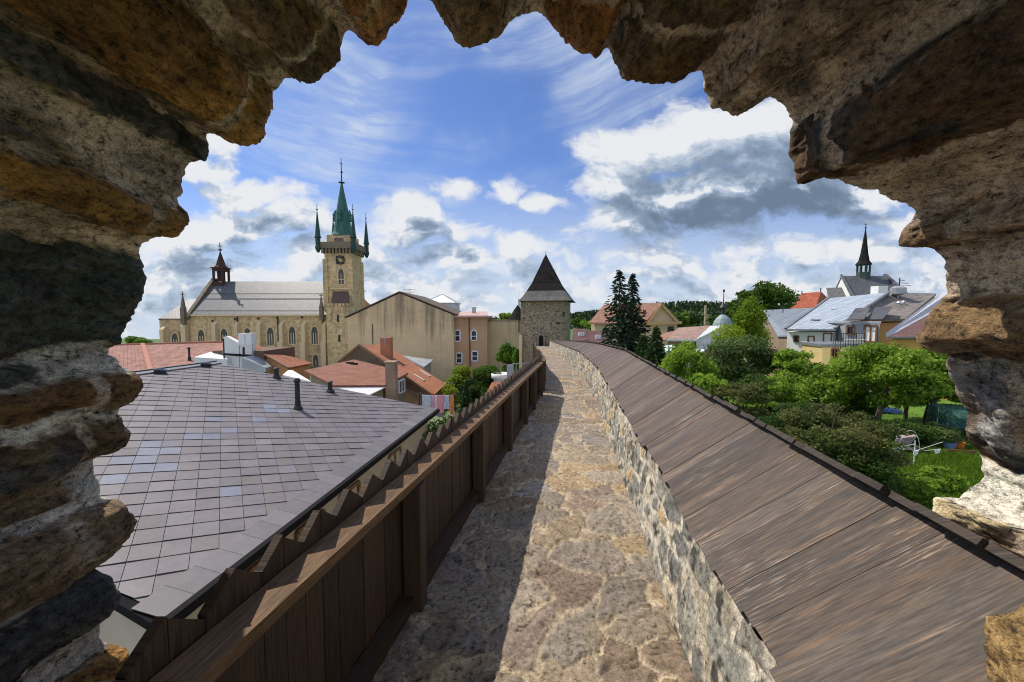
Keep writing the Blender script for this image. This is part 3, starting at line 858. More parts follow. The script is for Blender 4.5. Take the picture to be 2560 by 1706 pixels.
CREST = [(1200, 812), (1380, 800), (1431, 788), (1500, 779), (1580, 768), (1650, 762), (1700, 758), (1760, 758), (1850, 762), (1950, 766), (2100, 772), (2300, 775), (2600, 790)]
def build_hills():
    px = np.linspace(1180, 2640, 90); cy = np.interp(px, *zip(*CREST))
    prof = [(420, -.15), (560, .12), (700, .45), (820, .8), (900, 1.0), (1000, .9), (1300, .2), (1600, -.3)]
    V = []
    for i, x in enumerate(px):
        top = (792 - cy[i] - 10) * 900 / FPX
        for (Y, k) in prof:
            z = -16 + (top + 16) * max(k, 0) + min(k, 0) * 60
            V.append(((x - 1280) / FPX * Y, Y, z + 2.0 * float(vnoise(i * .4, Y * .01, 0, 4))))
    m = M('hill_meadow', [(.035, .062, .018), (.085, .12, .035)], .012, rough=1, bmp=0)
    tag(np_mesh('hills', V, grid_faces(len(px), len(prof)), m), kind='structure')
    return px, cy
HPX, HCY = build_hills()

# ---------------------------------------------------------------- leaves
m_leaf = M_tint('foliage', var=.35, scale=1.2, bmp=0, rough=.6, big=.35, trans=.48, spec=.10)
m_needle = M_tint('needles', var=.3, scale=1.2, bmp=0, rough=.7, big=.35, trans=.15, spec=.2)
m_bark = M('bark', [(.07, .055, .04), (.14, .11, .085)], 5, stretch=(1, 1, .25), bmp=.6, dist=.03)
def quads_mesh(name, P, A, B, col, mat, parent=None, kind=None):
    """leaf quads: centres P, half axes A and B"""
    n = len(P)
    V = np.stack([P - A - B * .35, P + A * .1 - B, P + A + B * .1, P + A * .1 + B], 1).reshape(-1, 3)
    F = np.arange(4 * n).reshape(n, 4)
    o = np_mesh(name, V, F, mat, np.repeat(np.clip(col, .004, .9), 4, 0), parent, smooth=False)
    if kind: tag(o, kind=kind)
    return o
def leaf_cloud(rs, lobes, n, size, c0, c1, hollow=.5, up=.25):
    lobes = np.array(lobes, float)                     # x y z rx ry rz
    wgt = (lobes[:, 3] * lobes[:, 4] + lobes[:, 5] * lobes[:, 4]); wgt /= wgt.sum()
    k = rs.choice(len(lobes), n, p=wgt)
    d = rs.normal(size=(n, 3)); d /= np.linalg.norm(d, axis=1)[:, None]
    r = hollow + (1 - hollow) * rs.random(n) ** .6
    r *= 1 + .25 * rs.normal(size=n) * (rs.random(n) < .25)
    P = lobes[k, :3] + d * lobes[k, 3:] * r[:, None]
    nrm = d * .9 + rs.normal(size=(n, 3)) * .6 + np.array([0, 0, up])
    nrm /= np.linalg.norm(nrm, axis=1)[:, None]
    t = rs.normal(size=(n, 3)); A = np.cross(nrm, t); A /= np.linalg.norm(A, axis=1)[:, None]
    B = np.cross(nrm, A)
    sz = size * rs.uniform(.6, 1.3, n)[:, None]
    lob = rs.random(len(lobes))[k]
    f = np.clip(.55 * lob + .45 * rs.random(n), 0, 1)[:, None]
    return P, A * sz, B * sz * .62, np.array(c0) * (1 - f) + np.array(c1) * f
def crown_lobes(rs, c, r, n, spread=.72, lob=.42):
    out = []
    for i in range(n):
        d = rs.normal(size=3); d /= np.linalg.norm(d); d *= rs.uniform(.35, 1.0) ** .5 * spread
        q = lob * rs.uniform(.65, 1.25)
        out.append((c[0] + d[0] * r[0], c[1] + d[1] * r[1], c[2] + d[2] * r[2], r[0] * q, r[1] * q, r[2] * q * .85))
    return out
def limbs(mb, base, lobes, r0, rs, k=7, split=.35):
    base = Vector(base)
    zs = [l[2] for l in lobes]
    c = Vector((np.mean([l[0] for l in lobes]), np.mean([l[1] for l in lobes]), 0))
    zt = max(zs)
    top = Vector((c.x, c.y, zt))
    fork = base.lerp(top, split)
    j = lambda s: Vector(rs.normal(size=3)) * s
    h = (top - base).length
    mid = base.lerp(top, split * .5) + j(.015 * h)
    mb.tube([base - Vector((0, 0, .2)), mid, fork, fork.lerp(top, .5) + j(.03 * h), top], [r0 * 1.15, r0 * .9, r0 * .75, r0 * .4, r0 * .08], 8)
    for i in rs.choice(len(lobes), min(k, len(lobes)), replace=False):
        e = Vector(lobes[i][:3]); s = base.lerp(top, split * rs.uniform(.75, 1.5))
        m = s.lerp(e, .5) + j(.03 * h) + Vector((0, 0, -.02 * h))
        mb.tube([s, m, e], [r0 * .5, r0 * .32, r0 * .08], 6)
def tree(name, label, cat, c, r, ground, n, size, c0, c1, lobes=12, seed=1, trunk=.14, group=None, lob=.42, hollow=.5, spread=.72, extra=None, base=None, split=.35):
    rs = np.random.default_rng(seed)
    bx, by = base or (c[0], c[1])
    t = thing(name, label, cat, (bx, by, ground), group)
    L = crown_lobes(rs, c, r, lobes, spread, lob)
    if extra: L += extra
    quads_mesh('crown', *leaf_cloud(rs, L, n, size, c0, c1, hollow), m_leaf, t)
    mb = MB(); limbs(mb, (bx, by, ground), L, trunk, rs, split=split)
    mb.build('trunk', m_bark, t, smooth=True)
    return t
def conifer(name, label, base, h, r, n, seed, c0, c1, size, droop=.35, bare=.06, group=None, taper=1.0, cat='tree', gap=.5):
    rs = np.random.default_rng(seed)
    base = np.array(base, float)
    t = thing(name, label, cat, tuple(base), group)
    P, A, B, C = [], [], [], []
    z, trunk_pts = bare * h, []
    while z < h * .985:
        f = (z - bare * h) / (h * (1 - bare))
        L = r * (1 - f) ** taper * rs.uniform(.82, 1.12) + .04
        nb = max(4, int(8 - 3 * f))
        a0 = rs.random() * 6.28
        for b in range(nb):
            a = a0 + 6.28 * b / nb + rs.normal() * .18
            l = L * rs.uniform(.75, 1.15)
            k = max(4, int(n * l / r))
            s = rs.random(k) ** .75
            d = np.array([math.cos(a), math.sin(a), 0])
            dz = -droop * s * l + .28 * droop * s ** 3 * l
            side = rs.normal(size=k) * .20 * l * (1.1 - s)
            pos = base + np.array([0, 0, z]) + d * (s * l)[:, None] + np.stack([-d[1] * side, d[0] * side, dz - np.abs(side) * .25 + rs.normal(size=k) * .03 * r], -1)
            ax = np.stack([d[0] + rs.normal(size=k) * .45, d[1] + rs.normal(size=k) * .45, -.35 + rs.normal(size=k) * .3], -1)
            ax /= np.linalg.norm(ax, axis=1)[:, None]
            bx = np.cross(ax, rs.normal(size=(k, 3))); bx /= np.linalg.norm(bx, axis=1)[:, None]
            q = size * rs.uniform(.7, 1.3, k)[:, None]
            P.append(pos); A.append(ax * q); B.append(bx * q * .32)
            g = np.clip(.35 + .45 * rs.random(k) + .25 * (s - .5), 0, 1)[:, None]
            C.append(np.array(c0) * (1 - g) + np.array(c1) * g)
        z += h * rs.uniform(.022, .034) * gap * 2 * (1.1 - .5 * f)
    quads_mesh('crown', *(np.concatenate(q) for q in (P, A, B, C)), m_needle, t)
    mb = MB(); mb.tube([base - np.array([0, 0, .2]), base + np.array([0, 0, h * .5]), base + np.array([0, 0, h * .99])], [h * .016, h * .010, .015], 8)
    mb.build('trunk', m_bark, t, smooth=True)
    return t

def build_forest():
    rs = np.random.default_rng(9)
    P, A, B, C = [], [], [], []
    n = 5200
    px = rs.uniform(1190, 2630, n); Y = rs.choice([1, 0], n, p=[.55, .45]) * rs.uniform(780, 940, n); Y = np.where(Y == 0, rs.uniform(440, 900, n), Y)
    cy = np.interp(px, HPX, HCY); top = (792 - cy - 10) * 900 / FPX
    k = np.interp(Y, [420, 560, 700, 820, 900, 1000], [0, .12, .45, .8, 1, .9])
    z = -16 + (top + 16) * k
    patch = vnoise(px * .012, Y * .012, 0, 77)
    keep = (patch > -.35) | (Y > 760)
    px, Y, z = px[keep], Y[keep], z[keep]
    for x, y, zz in zip((px - 1280) / FPX * Y, Y, z):
        h = rs.uniform(8, 15); r = rs.uniform(2.6, 4.5); m = 9
        con = rs.random() < .6
        d = rs.normal(size=(m, 3)); d /= np.linalg.norm(d, axis=1)[:, None]
        hh = rs.random(m)
        w = (1 - hh) ** .8 if con else np.sqrt(np.clip(1 - (hh * 1.6 - .8) ** 2, .1, 1))
        pos = np.stack([x + d[:, 0] * r * w * .6, y + d[:, 1] * r * w * .6, zz + 1 + hh * h], -1)
        a = rs.normal(size=(m, 3)); a[:, 2] *= .6; a /= np.linalg.norm(a, axis=1)[:, None]
        b = np.cross(a, rs.normal(size=(m, 3))); b /= np.linalg.norm(b, axis=1)[:, None]
        s = rs.uniform(1.6, 2.8, m)[:, None]
        P.append(pos); A.append(a * s); B.append(b * s)
        g = rs.random() * .6 + .4 * rs.random(m)[:, None]
        C.append((np.array([.020, .040, .022]) * (1 - g) + np.array([.04, .072, .03]) * g) if con else (np.array([.03, .06, .018]) * (1 - g) + np.array([.075, .115, .03]) * g))
    o = quads_mesh('forest', *(np.concatenate(q) for q in (P, A, B, C)), m_needle)
    tag(o, 'dark green wooded hills on the horizon beyond the roofs', 'forest', kind='stuff')
build_forest()

# ================================================================ building helpers
def blend(*c): return c
m_ashlar = M_rows('sandstone_ashlar', (.70, .505, .265), (.58, .42, .225), (.46, .35, .20), .9, .38, var=(.62, 1.25), jw=.018, bmp=.3, dirt=(.12, .10, .075))
m_stone_dark = M('dark_sandstone', [(.15, .12, .085), (.24, .19, .13)], .9, bmp=.4)
m_trim = M('pale_sandstone', [(.60, .46, .27), (.70, .55, .34)], 1.2, bmp=.3)
m_slate = M_rows('church_slate', (.095, .094, .10), (.125, .122, .128), (.07, .07, .075), .35, .25, var=(.7, 1.25), rough=.45, spec=.5)
m_copper = M('green_copper', [(.022, .085, .066), (.045, .14, .105), (.024, .075, .062)], 1.1, rough=.55, bmp=.2, stretch=(1, 1, .3))
m_copper_dk = M('dark_copper', [(.016, .05, .045), (.03, .08, .066)], 1.4, rough=.55, stretch=(1, 1, .3))
m_iron = M('dark_iron', [(.02, .02, .022), (.04, .04, .042)], 6, rough=.5, bmp=0)
m_gold = M('gilt', [(.5, .34, .10), (.7, .5, .18)], 4, rough=.35, bmp=0, metal=.6)
m_glass = M('window_glass', [(.02, .024, .03), (.045, .05, .06)], .6, rough=.12, bmp=0, spec=.6)
m_leadglass = M('leaded_glass', [(.05, .048, .045), (.10, .095, .085)], 2.5, rough=.3, bmp=.3)
m_tile_red = M_rows('red_clay_tiles', (.36, .135, .065), (.29, .105, .055), (.15, .06, .035), .22, .30, var=(.72, 1.25), bmp=.7)
m_tile_old = M_rows('old_red_tiles', (.26, .115, .085), (.33, .16, .12), (.15, .075, .055), .30, .30, var=(.68, 1.3), bmp=.6, offset=.5, rot=R(45))
m_tile_brown = M_rows('rusty_brown_tiles', (.30, .125, .075), (.25, .105, .068), (.14, .065, .042), .45, .16, var=(.75, 1.2), bmp=.5)
m_tile_pink = M_rows('faded_purple_tiles', (.13, .068, .062), (.165, .09, .08), (.08, .045, .042), .3, .22, var=(.7, 1.2))
m_tan = M('tan_render', [(.46, .35, .22), (.54, .42, .28)], .5, bmp=.15)
m_white = M('white_plaster', [(.72, .71, .69), (.82, .81, .79)], .8, bmp=.1)
m_whiteframe = M('white_paint', [(.74, .74, .73), (.82, .82, .81)], 2, bmp=0, rough=.4)
m_brick = M_rows('old_brick', (.33, .19, .11), (.40, .26, .16), (.36, .32, .26), .25, .075, var=(.7, 1.2), jw=.012)
m_zinc = M('zinc_sheet', [(.34, .36, .38), (.50, .52, .54)], .8, rough=.4, metal=.35, bmp=.05)
m_brownwood = M('brown_window_wood', [(.14, .07, .035), (.22, .115, .055)], 5, rough=.5, bmp=.2, stretch=(1, 1, .2))
m_lead = M('lead_flashing', [(.13, .135, .145), (.20, .205, .215)], 2, rough=.5, bmp=.1)

def window(parent, p0, n, rect, frame=None, pane=None, arch=0, nx=1, ny=1, fw=.10, label=None):
    """window seen at rect (picture x0, y0, x1, y1) set on the wall plane: a frame with a pane child"""
    n = Vector(n).normalized(); p0 = Vector(p0)
    if n.dot(p0) > 0: n = -n
    x0_, y0_, x1_, y1_ = rect
    bl, br = onplane(x0_, y1_, p0, n), onplane(x1_, y1_, p0, n)
    up = Vector((0, 0, 1)); ux = n.cross(up).normalized()
    if ux.dot(br - bl) < 0: ux = -ux
    w = (br - bl).dot(ux); h = abs((onplane((x0_ + x1_) / 2, y0_, p0, n) - onplane((x0_ + x1_) / 2, y1_, p0, n)).z)
    o = (bl + br) / 2; o.z = (bl.z + br.z) / 2
    P = lambda a, b, d=0: o + ux * a + up * b + n * d
    hs = h - arch * w if arch else h
    outline = [(-w / 2, 0), (w / 2, 0), (w / 2, hs)]
    if arch:
        for k in range(1, 9):
            f = k / 9
            if arch >= .8:   # pointed
                outline.append((w / 2 * (1 - f * 2) if False else (w / 2) * math.cos(f * math.pi / 2) if f <= 1 else 0, hs + (h - hs) * math.sin(f * math.pi / 2) ** .9))
        outline.append((0, h))
        outline += [(-a, b) for a, b in reversed(outline[3:-1])]
    outline.append((-w / 2, hs))
    mb = MB()
    for a, b in zip(outline, outline[1:] + outline[:1]):
        if (Vector(a) - Vector(b)).length > 1e-3: mb.bar(P(*a, .03), P(*b, .03), fw, .14, up=n)
    for i in range(1, nx):
        x = -w / 2 + w * i / nx; mb.bar(P(x, 0, .035), P(x, hs, .035), fw * .6, .10, up=n)
    for i in range(1, ny):
        z = hs * i / ny; mb.bar(P(-w / 2, z, .036), P(w / 2, z, .036), fw * .6, .10, up=n)
    f = mb.build('window', frame or m_whiteframe, parent)
    if label: f['label'] = label
    pm = MB(); pm.hexa([P(a, b, -.02) for a, b in outline], [P(a, b, .02) for a, b in outline])
    pm.build('pane', pane or m_glass, f)
    return f
def gable_house(t, EL, ER, RL, RR, zg, wm, rm, over=.25, thick=.14, parts=('wall', 'roof')):
    EL, ER, RL, RR = (Vector(p) for p in (EL, ER, RL, RR))
    BL, BR = RL + (RL - EL), RR + (RR - ER); BL.z, BR.z = EL.z, ER.z
    d = lambda p, z=None: Vector((p.x, p.y, zg if z is None else z))
    k = Vector((0, 0, thick + .02))
    mb = MB()
    e, r_, b_ = [EL - k, ER - k], [RL - k, RR - k], [BL - k, BR - k]
    mb.poly([d(EL), d(ER), e[1], e[0]]); mb.poly([d(BR), d(BL), b_[0], b_[1]])
    mb.poly([d(BL), d(EL), e[0], r_[0], b_[0]]); mb.poly([d(ER), d(BR), b_[1], r_[1], e[1]])
    mb.poly([e[0], e[1], r_[1], r_[0]]); mb.poly([r_[0], r_[1], b_[1], b_[0]])
    mb.build('wall', wm, t)
    ax = (RR - RL).normalized() * over
    s = lambda R_, E_: E_ + (E_ - R_).normalized() * over
    mr = MB()
    mr.slab([s(RL, EL) - ax, s(RR, ER) + ax, RR + ax, RL - ax], thick)
    mr.slab([RL - ax, RR + ax, s(RR, BR) + ax, s(RL, BL) - ax], thick)
    return mr.build('roof', rm, t)
def body_under(t, pts, zg, wm, gap=.18, name='wall', inset=.25):
    pts = [Vector(p) for p in pts]; c = sum(pts, Vector()) / len(pts)
    q = [p + (Vector((c.x, c.y, p.z)) - p).normalized() * inset - Vector((0, 0, gap)) for p in pts]
    mb = MB(); mb.hexa([Vector((p.x, p.y, zg)) for p in q], q)
    return mb.build(name, wm, t)
def chimney(t, c, w, d, z0, z1, mat=None, cap=True, name='chimney', rz=0):
    mb = MB(); mb.box((c[0], c[1], (z0 + z1) / 2), (w, d, z1 - z0), rz)
    if cap: mb.box((c[0], c[1], z1 + .05), (w * 1.2, d * 1.2, .10), rz)
    return mb.build(name, mat or m_brick, t)
# ================================================================ near house with the diamond-laid fibre tiles
def build_near_house():
    t = thing('tiled_house', 'long house just beyond the fence under a mauve grey tiled roof', 'house', (-4.8, 9, GROUND_L))
    n = Vector((.279, -.030, 1.218)).normalized()
    C = G(1089, 1023, -3.8)
    pl = lambda x, y: onplane(x, y, C, n)
    v = Vector((1.327, 1, -.279)); v = (v - n * v.dot(n)).normalized(); q = n.cross(v)
    if q.z > 0: q = -q
    R_, N = pl(544, 908), pl(395, 1548)
    e = (C - N).normalized()
    poly = [R_, C, N, pl(250, 1462), pl(-120, 1300), pl(-160, 1004)]
    off = lambda p: ((p - C).dot(v), (p - C).dot(q))
    P2 = [off(p) for p in poly]
    # tiles: each a thin plate, tail lifted over the next course
    TW, TH = .36, .40
    blue = [pl(200 + x * .514, 900 + y * .514) for x, y in ((310, 415), (370, 412), (350, 445), (410, 447), (470, 447), (200, 492), (300, 492), (350, 480), (270, 535), (370, 530), (440, 525), (170, 583), (590, 377), (700, 352), (630, 300), (860, 300), (940, 225), (985, 240), (930, 245), (720, 640))]
    rg = random.Random(11)
    bm = bmesh.new(); tint = bm.verts.layers.float_color.new('tint')
    a0, a1 = min(p[0] for p in P2), max(p[0] for p in P2); b0, b1 = min(p[1] for p in P2), max(p[1] for p in P2)
    j = math.floor(b0 / TH) - 1
    while j * TH < b1 + TH:
        i = math.floor(a0 / TW) - 1
        while i * TW < a1 + TW:
            x, y = i * TW + 0, j * TH
            g = .004
            lift = .007 + rg.uniform(-.003, .006); tl = rg.uniform(-.003, .003)
            c2 = C + v * (x + TW / 2) + q * (y + TH / 2)
            isb = any((c2 - b).length < .22 for b in blue)  # sky reflection of glossier tiles painted in as bluish colour
            k = rg.uniform(.9, 1.12)
            col = (.155 * k, .162 * k, .205 * k, 1) if isb else [(.145 * k, .126 * k, .132 * k, 1), (.156 * k, .135 * k, .140 * k, 1), (.142 * k, .122 * k, .120 * k, 1), (.148 * k, .130 * k, .142 * k, 1)][rg.randrange(4)]
            V = []
            for (aa, bb, h) in ((g, 0, .004), (TW - g, 0, .004), (TW - g, TH + .012, lift + .010 + tl), (g, TH + .012, lift + .010 - tl)):
                p = C + v * (x + aa) + q * (y + bb)
                V.append((p + n * h, p + n * (h - .009)))
            tv = [bm.verts.new(a) for a, _ in V]; bv = [bm.verts.new(b) for _, b in V]
            for w in tv + bv: w[tint] = col
            bm.faces.new(tv)
            for k2 in range(4):
                bm.faces.new((bv[k2], bv[(k2 + 1) % 4], tv[(k2 + 1) % 4], tv[k2]))
            i += 1
        j += 1
    # trim the field to the roof outline (eave border kept for the long border tiles)
    cen = sum(poly, Vector()) / len(poly)
    inn = n.cross(e) if (cen - C).dot(n.cross(e)) > 0 else -n.cross(e)
    edges = list(zip(poly, poly[1:] + poly[:1]))
    for k, (a, b) in enumerate(edges):
        m = n.cross((b - a).normalized())
        if m.dot(cen - a) > 0: m = -m
        p = a + inn * .37 if k == 1 else a
        bmesh.ops.bisect_plane(bm, geom=bm.verts[:] + bm.edges[:] + bm.faces[:], plane_co=p, plane_no=m, clear_outer=True)
    # border course along the eave
    s, L = 0.0, (C - N).length
    while s < L:
        w = .44; col = rg.uniform(.85, 1.15)
        V = []
        for (aa, bb, h) in ((.003, .39, .018), (w - .003, .39, .018), (w - .003, -.06, .030), (.003, -.06, .030)):
            p = N + e * min(s + aa, L) + inn * bb
            V.append((p + n * h, p + n * (h - .01)))
        tv = [bm.verts.new(a) for a, _ in V]; bv = [bm.verts.new(b) for _, b in V]
        for x in tv + bv: x[tint] = (.148 * col, .132 * col, .138 * col, 1)
        bm.faces.new(tv)
        for k2 in range(4): bm.faces.new((bv[k2], bv[(k2 + 1) % 4], tv[(k2 + 1) % 4], tv[k2]))
        s += w
    bmesh.ops.recalc_face_normals(bm, faces=bm.faces)
    me = bpy.data.meshes.new('roof_tiles'); bm.to_mesh(me); bm.free()
    me.materials.append(M_tint('fibre_tiles', var=.28, scale=9, bmp=.25, dist=.004, bscale=60, rough=.5, spec=.4, big=1.2))
    put(link(bpy.data.objects.new('roof_tiles', me)), t)
    mb = MB()
    hz = Vector((0, 0, 1))
    mb.hexa([p - n * .135 for p in poly], [p - n * .012 for p in poly])
    # back slope
    rdir = (R_ - poly[5]).normalized()
    bk = Vector((-n.x, -n.y, 0)).normalized() * 5.2 - hz * 1.0
    mb.slab([R_ - n * .02, poly[5] - n * .02, poly[5] + bk, R_ + bk], .12)
    mb.build('roof', M('dark_fascia', [(.03, .03, .032), (.05, .05, .052)], 3, rough=.6), t)
    rb = MB(); rb.bar(R_ + n * .03, poly[5] + n * .03, .34, .05, up=n); rb.build('ridge_cap', m_lead, t)
    body_under(t, [R_, C, N, poly[3], poly[4], poly[5]], GROUND_L - .2, M('house_cream_render', [(.40, .35, .27), (.50, .44, .35)], 1.2, bmp=.2), gap=.30, inset=.45)
    gm = MB()
    out = Vector((e.y, -e.x, 0)).normalized()
    gm.bar(N + out * .10 - hz * .05, C + out * .10 - hz * .05, .15, .13)
    gm.bar(N + out * .02 - hz * .16, C + out * .02 - hz * .16, .03, .16)
    gm.bar(N - hz * .07, poly[3] - hz * .07 , .14, .12)
    gm.build('gutter', M('black_gutter', [(.007, .007, .008), (.012, .012, .013)], 4, rough=.8, bmp=0, spec=.1), t)
    # windows under the eave
    for k, s in enumerate((1.6, 3.0, 4.6, 7.4)):
        p = N + e * s - out * .30
        wm = MB()
        for a, b, w in (((0, -1.75), (0, -.55), .09), ((.9, -1.75), (.9, -.55), .09), ((0, -.55), (.9, -.55), .09), ((0, -1.75), (.9, -1.75), .09), ((.45, -1.75), (.45, -.55), .06)):
            wm.bar(p + e * a[0] + hz * a[1] + out * .05, p + e * b[0] + hz * b[1] + out * .05, w, .12, up=out)
        f = wm.build('window', m_brownwood, t)
        pm = MB(); pm.hexa([p + e * a + hz * b + out * -.02 for a, b in ((0, -1.75), (.9, -1.75), (.9, -.55), (0, -.55))], [p + e * a + hz * b + out * .03 for a, b in ((0, -1.75), (.9, -1.75), (.9, -.55), (0, -.55))])
        pm.build('pane', m_glass, f)
    for (bx, by, top, r) in ((1060 * .514 + 200, 900 + 240 * .514, 946, .075), (956 * .514 + 200, 900 + 90 * .514, 919, .085), (1217 * .514 + 200, 900 + 158 * .514, 953, .085)):
        b = pl(bx, by); h = (onplane(bx, top, b, Vector((0, 1, 0))) - b).z
        pm = MB()
        pm.lathe(b, [(r * 1.9, -.14), (r * 1.9, .03), (r * 1.25, .12), (r * 1.1, h * .25), (r, h * .3), (r, h * .86), (r * 1.35, h * .88), (r * 1.35, h * .93), (r * .9, h)], 12)
        pm.build('vent_pipe', m_iron, t, smooth=False)
    for (x, y) in ((400, 934), (514, 917)):
        p = pl(x, y) + n * .10
        sm = MB(); sm.hexa([p + v * a + q * b - n * .12 for a, b in ((-.16, -.1), (.16, -.1), (.16, .1), (-.16, .1))], [p + v * a + q * b + n * .04 for a, b in ((-.16, -.1), (.16, -.1), (.16, .1), (-.16, .1))])
        f = sm.build('skylight', m_iron, t)
        sp = MB(); sp.hexa([p + v * a + q * b + n * .03 for a, b in ((-.12, -.07), (.12, -.07), (.12, .07), (-.12, .07))], [p + v * a + q * b + n * .05 for a, b in ((-.12, -.07), (.12, -.07), (.12, .07), (-.12, .07))])
        sp.build('skylight_glass', m_glass, f)
build_near_house()

# ================================================================ round-cornered wall tower with the bell-cast roof
m_towerwall = None
def rubble_mat(name, s=4.6):
    m, nt, b = newmat(name)
    co = coords(nt, 'Object', (1, 1, 1.6))
    w = noise_n(nt, co, 2.5, 3, .5).outputs['Color']
    cw = vmath(nt, 'ADD', co, vmath(nt, 'MULTIPLY', vmath(nt, 'SUBTRACT', w, (.5, .5, .5)), (.35, .35, .35)))
    v1 = nd(nt, 'ShaderNodeTexVoronoi', {'Vector': cw, 'Scale': s}, feature='F1')
    ve = nd(nt, 'ShaderNodeTexVoronoi', {'Vector': cw, 'Scale': s}, feature='DISTANCE_TO_EDGE')
    sep = nd(nt, 'ShaderNodeSeparateColor', {0: v1.outputs['Color']})
    st = ramp(nt, sep.outputs[0], [(0, (.07, .065, .055)), (.2, (.23, .185, .125)), (.5, (.34, .27, .175)), (.75, (.15, .125, .09)), (1, (.40, .31, .20))])
    f = noise_n(nt, co, 9, 6, .65).outputs['Fac']
    edge = sstep(nt, math_(nt, 'ADD', ve.outputs[0], math_(nt, 'MULTIPLY', math_(nt, 'SUBTRACT', f, .5), .10)), .03, .11)
    c = mixc(nt, edge, (.50, .40, .265, 1), st)
    k = sstep(nt, f, .3, .7, .7, 1.3)
    c = mixc(nt, 1.0, c, nd(nt, 'ShaderNodeCombineColor', {0: k, 1: k, 2: k}).outputs[0], 'MULTIPLY')
    nt.links.new(c, b.inputs['Base Color']); b.inputs['Roughness'].default_value = .95
    bump(nt, b, math_(nt, 'ADD', math_(nt, 'MULTIPLY', edge, .6), math_(nt, 'MULTIPLY', f, .5)), .9, .08)
    return m
m_towerwall = rubble_mat('tower_rubble')
m_shingle = M_rows('wood_shingles', (.020, .017, .016), (.034, .029, .026), (.009, .008, .008), .16, .30, var=(.7, 1.35), rough=.9, spec=.08)
def build_wall_tower():
    Yt = 36.0
    cx = (1372 - 1280) / FPX * Yt; rz = R(-13)
    h = 2.12
    c = Vector((cx + .0, Yt + h, 0))
    t = thing('wall_tower', 'squat rubble stone wall tower with a flared dark shingle roof', 'tower', (c.x, c.y, GROUND_L))
    cs, sn = math.cos(rz), math.sin(rz)
    rot = lambda a, b: (c.x + a * cs - b * sn, c.y + a * sn + b * cs)
    ztop = W(1374, 744, Yt).z
    ring = []
    def rr(s, rad):                                  # square with the right corners rounded
        pts = []
        for qx, qy, r0 in ((1, -1, rad), (1, 1, rad), (-1, 1, .05), (-1, -1, .05)):
            for k in range(7):
                a = {(1, -1): -math.pi / 2, (1, 1): 0, (-1, 1): math.pi / 2, (-1, -1): math.pi}[(qx, qy)] + k / 6 * math.pi / 2
                pts.append((qx * (s - r0) + r0 * math.cos(a), qy * (s - r0) + r0 * math.sin(a)))
        return [rot(a, b) for a, b in pts]
    base = rr(h * 1.02, .8); top = rr(h, .8)
    mb = MB(); mb.hexa([(x, y, GROUND_L - .5) for x, y in base], [(x, y, ztop) for x, y in top])
    mb.build('tower_wall', m_towerwall, t)
    ztip = W(1357, 637, Yt + h).z
    H_ = ztip - ztop
    prof = [(1.22, -.34), (1.19, -.29), (1.03, .10), (.86, H_ * .15), (.64, H_ * .32), (.46, H_ * .52), (.26, H_ * .73), (.12, H_ * .88), (.012, H_)]
    o = MB(); n0 = len(prof)
    for (s, z) in prof:
        for (a, b) in ((-1, -1), (1, -1), (1, 1), (-1, 1)):
            x, y = rot(a * h * s * (.88 if a < 0 and s > .2 else 1), b * h * s); o.v.append((x - .12 * (1 - s) if s < 1 else x, y, ztop + z))
    for i in range(n0 - 1):
        for k in range(4):
            k2 = (k + 1) % 4
            o.f.append((i * 4 + k, i * 4 + k2, i * 4 + 4 + k2, i * 4 + 4 + k)); o.m.append(1 if i == 2 or i == 1 else 0)
    o.f.append((3, 2, 1, 0)); o.m.append(0)
    o.build('roof', [m_shingle, M_rows('grey_shingles', (.13, .118, .105), (.17, .155, .138), (.06, .054, .048), .16, .25, var=(.75, 1.25))], t)
    f = MB(); x, y = rot(0, 0); f.tube([(x - .12, y, ztop + prof[-1][1] - .3), (x - .12, y, ztop + prof[-1][1] + .35)], [.05, .02], 6); f.build('finial', m_iron, t)
    # timber hoarding on the town side
    hb = MB()
    for k in range(9):
        y0 = -h * 1.0 + k * .47
        a = rot(-h * 1.12, y0); b = rot(-h * 1.12, y0 + .44)
        hb.bar((*rot(-h * 1.1, y0 + .22), ztop - .1), (*rot(-h * 1.1, y0 + .22), ztop - 3.2), .42, .06, up=Vector((1, 0, 0)))
    hb.build('timber_hoarding', m_capdark, t)
    pb = MB(); pb.box((*rot(-h * .97, -h * 1.06), (GROUND_L + ztop - 3.4) / 2), (.24, .45, ztop - 3.4 - GROUND_L), rz); pb.build('corner_pier', m_trim, t)
    # arched doorway
    x0_, x1_ = 1344, 1360
    p0 = Vector((*rot(0, -h * 1.0), 0)); n = Vector((sn, -cs, 0))
    window(t, p0 + n * .06, n, (1345, 834, 1361, 872), M('door_stone', [(.2, .17, .13), (.28, .24, .18)], 3), M('dark_doorway', [(.008, .007, .006), (.014, .012, .01)], 2, bmp=0), arch=.5, fw=.16)['label'] = 'dark arched doorway'
    for (x, y, w, hh) in ((1409.5, 786, 4, 12), (1395, 808, 9, 4)):
        s = onplane(x, y, p0 + n * .05, n); sb = MB(); sb.box(s, (w * .036, .12, hh * .036), rz); sb.build('loophole', m_iron, t)
build_wall_tower()
def build_far_tower():
    Y = 62; c = W(1294, 802, Y)
    t = thing('bastion_roof_tower', 'small pointed dark spire of a distant bastion left of the wall tower', 'tower', (c.x, Y, gz(c.x, Y)))
    mb = MB(); mb.lathe((c.x, Y, 0), [(1.9, gz(c.x, Y)), (1.9, c.z)], 10); mb.build('tower_wall', m_towerwall, t)
    mb = MB(); mb.lathe((c.x, Y, c.z), [(1.7, -.1), (1.1, .8), (.55, 1.7), (.03, W(1296, 763, Y).z - c.z)], 10); mb.build('roof', m_shingle, t)
build_far_tower()

